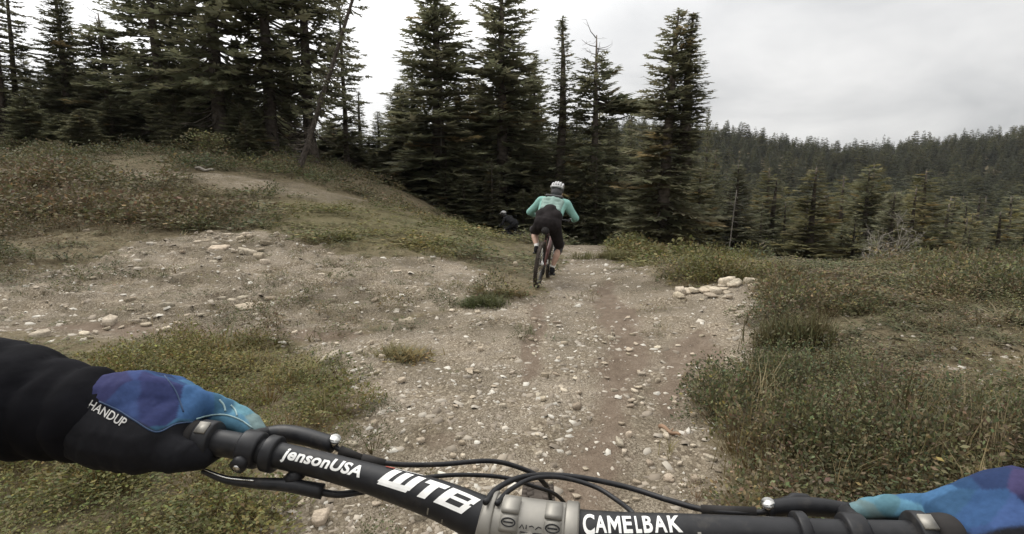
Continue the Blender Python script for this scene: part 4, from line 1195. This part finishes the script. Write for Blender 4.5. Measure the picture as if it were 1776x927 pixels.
bicycle(loc, rot, "maroon mountain bike under the mint jersey rider", M_red_frame)
rider(loc, rot, "person in mint green jersey, dark shorts and pale helmet crouched over the maroon bike", M_mint, M_mintgrey, M_skin, M_helmet, M_shorts)
bx2, by2 = .42, 20.0
loc2 = (bx2, by2, gz(bx2, by2) - .02); rot2 = (R(-8), R(-10), R(48))
bicycle(loc2, rot2, "mountain bike of the rider in black, turning into the dark trees", M_dark_frame)
rider(loc2, rot2, "person all in black with white-striped helmet, half hidden behind the mint rider", M_blackcloth, None, M_blackcloth, M_helmet, M_blackcloth)

# ------------------------------------------------------------------ the bike one is riding: bar, stem, levers, cables, front wheel
own = empty("mountain_bike", (0.02, .30, 0)); own_inv = own.location
tag(own, "mountain bike whose black lettered handlebar and cables cross the lower edge", "bicycle")
def part(name, soup, mat, parent=None, smooth=True):
    o = soup.build(name, mat, parent or own, smooth)
    if parent is None: o.matrix_parent_inverse = Matrix.Translation(-own.location)
    else: o.matrix_parent_inverse = Matrix.Identity(4)
    return o
BARP = [(60,740,.400,.0111),(250,757,.409,.0111),(385,769,.410,.0102),(470,787,.408,.0100),(560,808,.403,.0102),(640,830,.396,.0111),(745,862,.386,.0136),(800,884,.380,.0150),(845,903,.376,.0162),
        (920,916,.370,.0165),(1000,927,.364,.0165),(1050,929,.361,.0158),(1100,929,.359,.0148),(1200,927,.354,.0130),(1350,929,.347,.0115),(1480,933,.341,.0111),(1600,936,.335,.0111),(1760,943,.325,.0111),(1920,953,.312,.0111)]
bar_pts = catmull([tuple(P(a, b, d)) + (r,) for a, b, d, r in BARP], 10)
bar_c, bar_r = bar_pts[:, :3], bar_pts[:, 3]
bar_px = np.interp(np.arange(len(bar_c)) / 10.0, np.arange(len(BARP)), [q[0] for q in BARP])
bar_s = np.concatenate([[0], np.cumsum(np.linalg.norm(np.diff(bar_c, axis=0), axis=1))])
CAMV = np.array([0, 0, CAM_H])
def bar_at(u):
    c = np.array([np.interp(u, bar_s, bar_c[:, k]) for k in range(3)])
    a = np.array([np.interp(u - .008, bar_s, bar_c[:, k]) for k in range(3)]); b = np.array([np.interp(u + .008, bar_s, bar_c[:, k]) for k in range(3)])
    T = (b - a) / np.linalg.norm(b - a)
    N = CAMV - c; N -= T * N.dot(T); N /= np.linalg.norm(N)
    return c, float(np.interp(u, bar_s, bar_r)), T, N, np.cross(N, T)
def u_px(px): return float(np.interp(px, bar_px, bar_s))
s = Soup(); tube(s, bar_c, bar_r, 32); hbar = part("handlebar", s, M_black)

def bar_print(name, V, F, u0, phi0, lift=.0004, parent=None, mat=None):
    """wrap flat (u, v) artwork round the bar, u along it and v around it"""
    out = []
    for u, v in V:
        c, r, T, N, B = bar_at(u0 + u)
        ph = phi0 + v / r
        out.append(c + (r + lift) * (N * math.cos(ph) + B * math.sin(ph)))
    s = Soup(); s.add(out, F)
    o = s.build(name, mat or M_white, hbar); return o
def text_flat(txt, size, bold=0.0, shear=0.0, space=1.0, xs=1.0):
    cu = bpy.data.curves.new("t", 'FONT'); cu.body = txt; cu.size = size; cu.offset = bold; cu.shear = shear; cu.space_character = space; cu.resolution_u = 4; cu.fill_mode = 'FRONT'
    to = bpy.data.objects.new("t", cu); COL.objects.link(to)
    dg = bpy.context.evaluated_depsgraph_get()
    me = bpy.data.meshes.new_from_object(to.evaluated_get(dg)); bpy.data.objects.remove(to); bpy.data.curves.remove(cu)
    bm = bmesh.new(); bm.from_mesh(me); bpy.data.meshes.remove(me)
    bmesh.ops.triangulate(bm, faces=bm.faces[:])
    for _ in range(3):
        es = [e for e in bm.edges if e.calc_length() > size * .14]
        if not es: break
        bmesh.ops.subdivide_edges(bm, edges=es, cuts=1)
        bmesh.ops.triangulate(bm, faces=bm.faces[:])
    V = np.array([(v.co.x * xs, v.co.y) for v in bm.verts]); bm.verts.index_update()
    F = np.array([[v.index for v in f.verts] for f in bm.faces]); bm.free()
    V[:, 0] -= V[:, 0].min(); V[:, 1] -= V[:, 1].min()
    return V, F
def fit(V, w, h): return V * np.array([w / V[:, 0].max(), h / V[:, 1].max()])
V, F = text_flat("jensonUSA", .01, .00032, .18, 1.04)
V = fit(V, u_px(634) - u_px(497), .0118); V[:, 1] -= .0055
bar_print("lettering", V, F, u_px(497), R(6))
Vs, Fs, k0 = [], [], 0
for ch, a, b, h0, h1 in (("C", 1010, 1031, -.0016, .0134), ("A", 1032, 1052, 0, .0121), ("M", 1054, 1079, 0, .0121), ("E", 1083, 1097, 0, .0121), ("L", 1102, 1115, 0, .0121), ("B", 1119, 1137, 0, .0121), ("A", 1140, 1161, 0, .0121), ("K", 1164, 1184, 0, .0121)):
    V, F = text_flat(ch, .01, .00030)
    if ch == "M":
        V, F, k1 = [], [], 0
        for q in (((0, 0), (.2, 0), (.2, 1), (0, 1)), ((.2, .60), (.5, .14), (.5, .56), (.2, 1)), ((.5, .14), (.8, .60), (.8, 1), (.5, .56)), ((.8, 0), (1, 0), (1, 1), (.8, 1))):
            q = np.array(q)
            for i in range(4):
                for j in range(7): a_, b_ = i / 3, j / 6; V.append((q[0] * (1 - a_) + q[1] * a_) * (1 - b_) + (q[3] * (1 - a_) + q[2] * a_) * b_)
            for i in range(3):
                for j in range(6): F.append((k1 + i * 7 + j, k1 + i * 7 + 7 + j, k1 + i * 7 + 8 + j)); F.append((k1 + i * 7 + j, k1 + i * 7 + 8 + j, k1 + i * 7 + 1 + j))
            k1 += 28
        V, F = np.array(V), np.array(F)
    V = fit(V, u_px(b) - u_px(a), h1 - h0) + np.array([u_px(a) - u_px(1010), h0])
    Vs.append(V); Fs.append(F + k0); k0 += len(V)
bar_print("lettering", np.concatenate(Vs), np.concatenate(Fs), u_px(1010), R(5))
def cells(rects, n=7):
    Vs, Fs, k = [], [], 0
    for x0, x1, y0, y1 in rects:
        nx_, ny_ = max(1, int((x1 - x0) * n)), max(1, int((y1 - y0) * n))
        gx, gy = np.meshgrid(np.linspace(x0, x1, nx_ + 1), np.linspace(y0, y1, ny_ + 1), indexing='ij')
        Vs.append(np.stack([gx.ravel(), gy.ravel()], 1))
        i, j = np.meshgrid(np.arange(nx_), np.arange(ny_), indexing='ij'); i, j = i.ravel(), j.ravel()
        Fs.append(np.stack([i*(ny_+1)+j, (i+1)*(ny_+1)+j, (i+1)*(ny_+1)+j+1, i*(ny_+1)+j+1], 1) + k); k += (nx_+1)*(ny_+1)
    return np.concatenate(Vs), np.concatenate(Fs)
W_ = [(0, .30, .28, 1), (.46, .76, .28, 1), (.92, 1.22, .28, 1), (.06, 1.16, 0, .12), (0, 1.22, .12, .28)]
T_ = [(1.36, 2.10, .72, 1), (1.58, 1.88, 0, .72)]
B_ = [(2.2, 2.5, 0, 1), (2.5, 3.0, .80, 1), (2.5, 3.0, .44, .60), (2.5, 3.0, 0, .20), (3.0, 3.22, .58, 1), (3.0, 3.13, .48, .58), (3.0, 3.22, 0, .48)]
V, F = cells(W_ + T_ + B_)
V = np.column_stack([V[:, 0] + .42 * V[:, 1], V[:, 1]])
V = V * np.array([(u_px(827) - u_px(662)) / 3.62, .0150])
bar_print("lettering", V, F, u_px(662), R(-10))
# scuffs on the paint below the big letters and a red dash with a thin pale line above them
for a, b, v0, h in ((752, 754, -.013, .006), (778, 780, -.0145, .004), (1205, 1212, -.006, .007)):
    V, F = cells([(0, 1, 0, 1)]); bar_print("scuff", V * np.array([u_px(b) - u_px(a), h]), F, u_px(a), v0 / .0135, .0005, mat=M_alu)
V, F = cells([(0, 1, 0, 1)], 4); bar_print("red_dash", V * np.array([u_px(678) - u_px(664), .0016]), F, u_px(664), R(66), .0006, mat=plain("red_print", (.35, .05, .03), .5))
V, F = cells([(0, 1, 0, 1)], 6); bar_print("pale_line", V * np.array([u_px(724) - u_px(679), .0006]), F, u_px(679), R(67), .0006)

def ring(name, px0, px1, r_add, mat, parent=None, prof=None, n=32):
    """a collar round the bar between two places"""
    u0, u1 = u_px(px0), u_px(px1); s = Soup(); us = u0 + (u1 - u0) * np.array([0, .07, .14, .5, .86, .93, 1])
    pr = prof or [0, .0008, .0012, .0012, .0012, .0008, 0]
    c = [bar_at(u)[0] for u in us]; r = [bar_at(u)[1] + r_add + q - .0012 for u, q in zip(us, pr)]
    tube(s, c, r, 44); return part(name, s, mat, parent, smooth=False)
# stem clamp: sleeve, two end rings, two raised bands with slotted medallions, a body running back under the rider
stem = ring("stem", 838, 1003, .0032, M_alu)
for a, b in ((838, 862), (978, 1004)):
    ring("clamp_ring", a, b, .0050, M_alu, stem)
def onbar(u, phi, h):
    c, r, T, N, B = bar_at(u); d = N * math.cos(phi) + B * math.sin(phi)
    return c + d * (r + h), d, T, np.cross(d, T)
for a, b in ((876, 904), (946, 974)):
    s = Soup(); us = np.linspace(u_px(a), u_px(b), 3)
    for ph0, ph1, hh in ((-14, 20, .0050), (20, 56, .0064)):
        g = []
        for u in us:
            for ph in np.linspace(R(ph0), R(ph1), 6): g.append(onbar(u, ph, hh)[0])
        for u in us:
            for ph in np.linspace(R(ph0), R(ph1), 6): g.append(onbar(u, ph, .0018)[0])
        f = []
        for i in range(2):
            for j in range(5):
                q = i * 6 + j; f.append((q, q + 6, q + 7, q + 1))
        for j in range(5): f += [(j, j + 1, j + 19, j + 18), (12 + j, 30 + j, 31 + j, 13 + j)]
        for i in range(2): f += [(i * 6, i * 6 + 18, i * 6 + 24, i * 6 + 6), (i * 6 + 5, i * 6 + 11, i * 6 + 29, i * 6 + 23)]
        s.add(g, np.array(f))
    part("clamp_band", s, M_alu, stem, smooth=False)
    c, d, T, B = onbar(u_px((a + b) / 2), R(4), .0053)
    s = Soup()
    for rx, ry, e, cc in ((.0048, .0026, .0000, 0),):
        t = np.linspace(0, 2 * math.pi, 25)
        tube(s, [c + T * rx * math.cos(q) + B * ry * math.sin(q) for q in t], .00045, 6, cap=False)
        tube(s, [c - T * rx * .7, c + T * rx * .7], .0005, 6)
    part("medallion", s, M_black, stem)
# worn print in the middle of the clamp (too worn to read)
s = Soup()
c0, d, T, B = onbar(u_px(925), R(0), .0034)
for pts_ in (((-.0075, -.001), (-.006, .0012), (-.0045, -.001)), ((-.003, -.001), (-.003, .0014)), ((-.001, .0006), (.001, .0012), (.0022, .0004)), ((.0035, -.0005), (.0055, .0012), (.0075, .0006)), ((-.007, -.003), (.008, -.0026)), ((-.0065, -.0042), (.004, -.0040))):
    tube(s, [onbar(u_px(925) + a, b / .018, .0034)[0] for a, b in pts_], .00035, 5)
part("worn_print", s, M_black, stem)
s = Soup(); e = np.array(P(918, 1180, .30)); c0 = bar_at(u_px(920))[0]
tube(s, [c0 - (c0 - e) * .10, e], [.017, .019], 16); part("stem_body", s, M_alu, stem)
# steering column, fork and front wheel, straight ahead under the bar
FW = Vector((.043, .775, .372))
wheel_o = wheel(own, FW - own.location, r=.372, tw=.030, name="front_wheel", knobs=84, fine=True)
wheel_o.rotation_euler.z = R(-3)
s = Soup(); tube(s, [e + np.array((0, .0, .02)), (.03, .37, .93), (.034, .43, .83)], [.019, .024, .025], 14); part("head_tube", s, M_dark_frame)
s = Soup()
tube(s, [(-.05, .48, .80), (.036, .455, .83), (.12, .48, .80)], .022, 12)
for x in (-.035, .121): tube(s, [(x, .48, .80), (x, .62, .60), (x, .775, .372)], [.018, .021, .019], 12)
part("fork", s, M_black)
s = Soup(); tube(s, [(.03, .37, .92), (.02, .10, .80), (.01, -.25, .66)], .02, 12); tube(s, [(.034, .42, .84), (.02, .15, .55), (.01, -.1, .36)], .026, 12); part("frame", s, M_dark_frame)
# grips with lock rings
for a, b, c_, d_ in ((60, 342, 340, 372), (1612, 1920, 1584, 1612)):
    g = ring("grip", a, b, .0055, M_rubber)
    lo, hi = (c_, d_) if c_ > a else (c_, d_)
    ring("lock_ring", lo, hi, .0062, M_black, g)
    s = Soup(); u = u_px((lo + hi) / 2); p_, dd, T, B = onbar(u, R(35), .0052)
    box(s, (-.004, -.005, 0), (.004, .005, .0022), M=Matrix.Translation(p_) @ Matrix([T, B, dd]).transposed().to_4x4())
    part("clamp_tab", s, M_alu, g, smooth=False)
def PP(*q): return [np.array(P(*t)) for t in q]
# front brake lever body with clamp, reservoir, blade
def lever(px_clamp0, px_clamp1, body, bolt, arm, blade):
    root = ring("brake_lever", px_clamp0, px_clamp1, .0044, M_black)
    s = Soup(); tube(s, catmull(body[0], 6), catmull([(r, 0) for r in body[1]], 6)[:, 0], 14); part("reservoir", s, M_black, root)
    s = Soup(); b0, b1 = bolt; tube(s, [b0, b0 + (b1 - b0) * .75], .0044, 20); part("reservoir_cap", s, M_steel, root, smooth=False)
    s = Soup(); tube(s, catmull(arm, 5), .0058, 10); part("lever_arm", s, M_black, root)
    s = Soup(); tube(s, catmull(blade, 6), .0042, 8); part("lever_blade", s, M_black, root)
    return root
bl = lever(418, 452, (PP((452, 756, .440), (490, 752, .438), (530, 758, .434), (578, 772, .428)), (.0062, .0075, .0072, .0068)),
      (np.array(P(580, 768, .428)), np.array(P(583, 758, .424))), PP((436, 772, .404), (446, 757, .425), (470, 752, .442)), PP((462, 750, .445), (452, 745, .452), (440, 741, .452), (400, 733, .450), (330, 722, .448)))
s = Soup(); c_, d, T, B = onbar(u_px(434), R(-52), .006); tube(s, [c_ - d * .006, c_ + d * .003], .0062, 14); part("clamp_bolt", s, M_black, bl)
s = Soup(); tube(s, [c_ + d * .003, c_ + d * .0042], .003, 6); part("bolt_head", s, M_steel, bl)
ring("shifter_clamp", 462, 482, .0042, M_black)
br = lever(1462, 1500, (PP((1330, 884, .372), (1372, 879, .375), (1420, 880, .376), (1470, 886, .374)), (.0058, .0066, .0066, .0058)),
      (np.array(P(1333, 877, .372)), np.array(P(1331, 870, .370))), PP((1480, 905, .350), (1470, 893, .365), (1455, 888, .376)), PP((1450, 886, .378), (1470, 882, .386), (1500, 880, .388), (1560, 884, .386)))
ring("shifter_clamp", 1378, 1398, .0042, M_black)
s = Soup(); tube(s, catmull(PP((1352, 872, .385), (1375, 866, .388), (1405, 868, .388)), 5), [.003] * 5 + [.0045] * 5 + [.003], 10); part("shift_lever", s, M_black)
# dropper paddle under the bar
s = Soup(); pa = catmull(PP((352, 817, .405), (392, 832, .402), (440, 838, .400), (500, 842, .400), (560, 853, .402)), 6)
tube(s, pa, np.linspace(.0022, .0062, len(pa)), 10); dl = part("dropper_lever", s, M_black)
s = Soup(); tube(s, catmull(PP((353, 814, .403), (392, 829, .399), (440, 834, .396)), 6), .0006, 6); part("edge_highlight", s, M_steel, dl)  # thin bright strip modelled in as the highlight along the paddle's edge
s = Soup(); tube(s, PP((500, 838, .402), (520, 818, .404)), .006, 10); tube(s, catmull(PP((540, 850, .402), (585, 858, .404), (632, 852, .405)), 5), .0028, 8); part("lever_body", s, M_black, dl)
# hoses and cables
for nm, r, q in (("brake_hose", .0022, ((574, 772, .428), (610, 790, .424), (680, 805, .424), (760, 806, .438), (850, 800, .455), (905, 813, .462), (938, 832, .468), (955, 870, .50), (950, 960, .56))),
                 ("cable_housing", .0018, ((700, 838, .404), (735, 829, .412), (800, 824, .430), (870, 828, .444), (920, 842, .452), (975, 868, .48), (1010, 940, .53))),
                 ("brake_hose", .0022, ((842, 872, .360), (862, 848, .385), (900, 829, .412), (950, 824, .430), (1010, 829, .432), (1090, 846, .424), (1160, 868, .402), (1225, 885, .385), (1300, 890, .374), (1340, 886, .372))),
                 ("cable_housing", .0019, ((862, 874, .362), (885, 850, .392), (925, 830, .418), (975, 829, .430), (1030, 844, .424), (1070, 868, .404), (1100, 893, .380), (1122, 925, .372)))):
    s = Soup(); tube(s, catmull(PP(*q), 10), r, 10); part(nm, s, M_black)
s = Soup(); tube(s, PP((590, 781, .425), (628, 796, .4235)), [.0040, .0034], 10); part("hose_boot", s, M_rubber)
s = Soup(); tube(s, PP((628, 797, .4235), (668, 805, .4235)), [.0046, .0036], 10); part("hose_boot", s, M_rubber)
s = Soup(); tube(s, PP((1216, 884, .387), (1312, 890, .374)), [.0034, .0042], 10); part("hose_boot", s, M_rubber)

# ------------------------------------------------------------------ the rider's own arms: gloves and sleeves
M_glove = tinted("printed_glove", .85, .08, grain=.10, gscale=300, relief=.0004)
me_ = empty("person", (0, -.15, 0)); tag(me_, "person in black sleeves and blue faceted gloves gripping the lettered handlebar", "person")
def facets(seed, path, stops, split, box_):
    """low-poly print: colour cells along the hand, black palm"""
    rng = np.random.default_rng(seed)
    pth = np.array([tuple(q) for q in path]); cum = np.concatenate([[0], np.cumsum(np.linalg.norm(np.diff(pth, axis=0), axis=1))]); cum /= cum[-1]
    cs = np.array([q[1] for q in stops]); ts = np.array([q[0] for q in stops])
    def f(co):
        lo, hi = co.min(0), co.max(0)
        seeds = co[rng.integers(0, len(co), 75)] + rng.normal(0, .004, (75, 3))
        def t_of(p):
            d = ((p[:, None] - pth[None]) ** 2).sum(-1); w = 1 / (d + 1e-5) ** 2
            return (w * cum[None]).sum(1) / w.sum(1)
        st = np.clip(t_of(seeds) + rng.normal(0, .075, len(seeds)), 0, 1)
        sc_ = np.stack([np.interp(st, ts, cs[:, k]) for k in range(3)], 1) * rng.uniform(.36, .86, (len(seeds), 1))
        out = np.empty((len(co), 3))
        for k in range(0, len(co), 5000):
            d = np.sqrt(((co[k:k+5000, None] - seeds[None]) ** 2).sum(-1)); i2 = np.argpartition(d, 1, 1)[:, :2]
            da, db = np.take_along_axis(d, i2, 1).T; w = 1 / (1 + np.exp(np.clip((da - db) / .00025, -30, 30)))
            out[k:k+5000] = sc_[i2[:, 0]] * w[:, None] + sc_[i2[:, 1]] * (1 - w[:, None])
        # palm side: everything below the seam line
        rel = co - CAMV; dep = CT * rel[:, 1] - ST * rel[:, 2]
        px = 888 + FPX * rel[:, 0] / dep; py = 463.5 + FPX * (-(ST * rel[:, 1] + CT * rel[:, 2])) / dep
        seam = np.interp(px, [q[0] for q in split], [q[1] for q in split])
        w = (1 / (1 + np.exp(np.clip((seam - py) / 1.2, -30, 30))))[:, None]; out = out * (1 - w) + np.array((.013, .013, .015)) * w
        return out
    return f
CS = [(0, (.060, .050, .115)), (.28, (.046, .055, .150)), (.5, (.048, .105, .235)), (.66, (.075, .185, .31)), (.80, (.15, .31, .37)), (1, (.29, .41, .41))]
def finger(k, r, *q): return chain([(P(*k), r)] + [(P(a, b, c), d) for a, b, c, d in q])
def hand(W, back, th, heel, K, fingers, thumb):
    caps = []
    for k, r in K: caps += [(P(*back[0]), back[1], P(*k), r)]
    for i in range(3): caps += [(P(*K[i][0]), K[i][1], P(*K[i+1][0]), K[i+1][1])]
    caps += [(P(*W[0]), W[1], P(*back[0]), back[1]), (P(*W[0]), W[1], P(*heel[0]), heel[1]), (P(*heel[0]), heel[1], P(*th[0]), th[1]), (P(*th[0]), th[1], P(*back[0]), back[1] * .9), (P(*th[0]), th[1], P(*K[0][0]), K[0][1])]
    for k, f in zip(K, fingers): caps += finger(k[0], k[1] * .9, *f)
    caps += chain([(P(*th[0]), th[1] * .75)] + [(P(a, b, c), d) for a, b, c, d in thumb])
    return caps
lh = hand(((140, 720, .400), .030), ((228, 704, .408), .029), ((250, 766, .390), .0245), ((190, 752, .392), .027),
          [((334, 700, .428), .0140), ((300, 682, .448), .0155), ((262, 678, .460), .0150), ((226, 688, .458), .0135)],
          [[(372, 706, .440, .0112), (414, 722, .446, .0098), (436, 735, .444, .0088), (449, 749, .440, .0070)],
           [(340, 708, .446, .0110), (378, 722, .438, .0098), (412, 732, .436, .0090), (441, 748, .434, .0066)],
           [(268, 690, .486, .0112), (272, 734, .486, .0102), (268, 768, .464, .0092)],
           [(228, 698, .482, .0100), (230, 736, .480, .0092), (230, 766, .460, .0085)]],
          [(300, 790, .388, .0135), (345, 790, .402, .0120), (372, 778, .424, .0100)])
gl = organic("glove", lh, .0017, M_glove, me_, smooth=8, disp=lambda c: .0000 * (fbm(c[:, 0] * 75, (c[:, 1] + c[:, 2]) * 75, 61) - .5) + .0008 * (np.abs(np.sin(c[:, 0] * 260 + 5 * fbm(c[:, 0] * 30, c[:, 2] * 30, 7))) - .5) * (fbm(c[:, 0] * 22, c[:, 2] * 22, 9) > .5), color=facets(8, PP((140, 720, .40), (228, 704, .408), (300, 690, .43), (334, 700, .428), (372, 706, .44), (414, 722, .446), (449, 749, .44)), CS,
     [(100, 672), (165, 692), (230, 726), (272, 748), (312, 730), (342, 734), (380, 750), (460, 775)], None))
gl.matrix_parent_inverse = Matrix.Translation(-me_.location)
rh = hand(((1885, 910, .318), .031), ((1772, 889, .332), .029), ((1740, 950, .318), .0225), ((1820, 935, .314), .027),
          [((1632, 889, .350), .0140), ((1668, 879, .372), .0155), ((1710, 869, .384), .0155), ((1750, 871, .384), .0135)],
          [[(1588, 884, .366, .0110), (1540, 882, .376, .0098), (1505, 884, .380, .0085), (1478, 890, .380, .0062)],
           [(1640, 882, .402, .0115), (1636, 924, .408, .0105), (1646, 964, .388, .0095)],
           [(1700, 880, .410, .0112), (1696, 928, .410, .0102), (1700, 966, .388, .0092)],
           [(1748, 884, .406, .0100), (1746, 928, .404, .0092), (1746, 960, .384, .0085)]],
          [(1690, 979, .312, .0135), (1640, 984, .326, .0120), (1606, 972, .348, .0100)])
gr = organic("glove", rh, .0017, M_glove, me_, smooth=8, disp=lambda c: .0000 * (fbm(c[:, 0] * 75, (c[:, 1] + c[:, 2]) * 75, 61) - .5) + .0008 * (np.abs(np.sin(c[:, 0] * 260 + 5 * fbm(c[:, 0] * 30, c[:, 2] * 30, 7))) - .5) * (fbm(c[:, 0] * 22, c[:, 2] * 22, 9) > .5), color=facets(5, PP((1845, 905, .318), (1762, 886, .332), (1668, 878, .36), (1632, 884, .35), (1588, 880, .366), (1540, 878, .376), (1478, 886, .38)), CS,
     [(1470, 900), (1600, 893), (1640, 902), (1690, 930), (1740, 915), (1776, 912), (1900, 900)], None))
gr.matrix_parent_inverse = Matrix.Translation(-me_.location)
# print across the back of the left glove
from mathutils.bvhtree import BVHTree
bvh = BVHTree.FromPolygons([tuple(v.co) for v in gl.data.vertices], [tuple(p.vertices) for p in gl.data.polygons])
V, F = text_flat("HANDUP", .01, .00012, .15, 1.0)
V = fit(V, 72.0, 17.0)
ca_, sa_ = math.cos(R(29)), math.sin(R(29)); out = []
for u, v in V:
    px, py = 151 + u * ca_ + v * sa_, 708 + u * sa_ - v * ca_
    d = (P(px, py, 1.0) - Vector(CAMV)).normalized()
    h = bvh.ray_cast(Vector(CAMV), d)
    q = (h[0] + h[1] * .0006) if h[0] is not None else P(px, py, .37)
    out.append(tuple(q))
s = Soup(); s.add(out, F); t_ = s.build("lettering", plain("grey_print", (.40, .39, .37), .7), gl)
def piping(pix, r, mat, name="piping"):
    pts_ = []
    for px, py in catmull([q + (0,) for q in pix], 6)[:, :2]:
        h = bvh.ray_cast(Vector(CAMV), (P(px, py, 1.0) - Vector(CAMV)).normalized())
        if h[0] is not None: pts_.append(h[0] + h[1] * r * .3)
    if len(pts_) > 2:
        s = Soup(); tube(s, pts_, r, 6); s.build(name, mat, gl, smooth=True)
M_pipe = plain("pale_piping", (.24, .34, .35), .8)
M_pipe_dark = plain("blue_piping", (.03, .055, .11), .8)
piping([(340, 727), (362, 721), (390, 720), (415, 728), (438, 743)], .0007, M_pipe)
piping([(380, 694), (388, 703), (391, 714)], .0008, M_pipe)
piping([(400, 703), (408, 712), (411, 722)], .0007, M_pipe)
piping([(172, 697), (205, 712), (232, 729), (270, 750), (305, 736), (338, 732)], .0006, M_pipe_dark)
piping([(285, 652), (305, 680), (318, 715)], .0006, M_pipe_dark)
# sleeves
def sleeve(q, r, extra, seed):
    pts_ = catmull([tuple(p) + (w,) for p, w in zip(q, r)], 8)
    rng = np.random.default_rng(seed)
    caps = chain([(p[:3], p[3] * (1 + .05 * rng.normal())) for p in pts_])
    def folds(co):
        x = co[:, 0]; y = co[:, 1] * .6 + co[:, 2]
        w = x * 62 + 2.6 * fbm(x * 14, y * 14, 31 + seed) * 3 + y * 26 * np.sin(x * 9)
        return .0055 * (np.abs(np.sin(w * .5)) ** .7 - .5) * (.4 + fbm(x * 9, y * 9, 40 + seed)) + .003 * (fbm(x * 30, y * 30, 51) - .5)
    o = organic("jacket_sleeve", caps, .0048, M_jacket, me_, smooth=5, disp=folds)
    o.matrix_parent_inverse = Matrix.Translation(-me_.location)
    return o
shl, shr = Vector((-.20, -.16, 1.40)), Vector((.20, -.16, 1.40))
sleeve([shl, P(-560, 520, .33), P(-330, 655, .42), P(-150, 678, .418), P(0, 690, .410), P(90, 711, .404), P(148, 720, .400), P(163, 722, .399)],
       [.085, .066, .058, .052, .0450, .0370, .0335, .0325], None, 3)
sleeve([shr, P(2420, 660, .26), P(2200, 820, .30), P(2060, 870, .310), P(1980, 895, .314), P(1910, 903, .316), P(1885, 905, .317)],
       [.085, .066, .058, .050, .043, .036, .034], None, 4)

# ------------------------------------------------------------------ thin air between here and the far hillside
s = Soup(); box(s, (-1500, -30, -40), (1500, 2100, 75)); hz = s.build("haze", [])
hm = bpy.data.materials.new("haze"); hm.use_nodes = True; hm.node_tree.nodes.clear()
ho = hm.node_tree.nodes.new("ShaderNodeOutputMaterial"); hp = hm.node_tree.nodes.new("ShaderNodeVolumePrincipled")
hp.inputs["Color"].default_value = (.9, .92, .95, 1); hp.inputs["Density"].default_value = .00010
hm.node_tree.links.new(hp.outputs[0], ho.inputs["Volume"]); hz.data.materials.append(hm)
tag(hz, "thin pale haze in front of the far wooded hillside", "haze", kind="stuff")
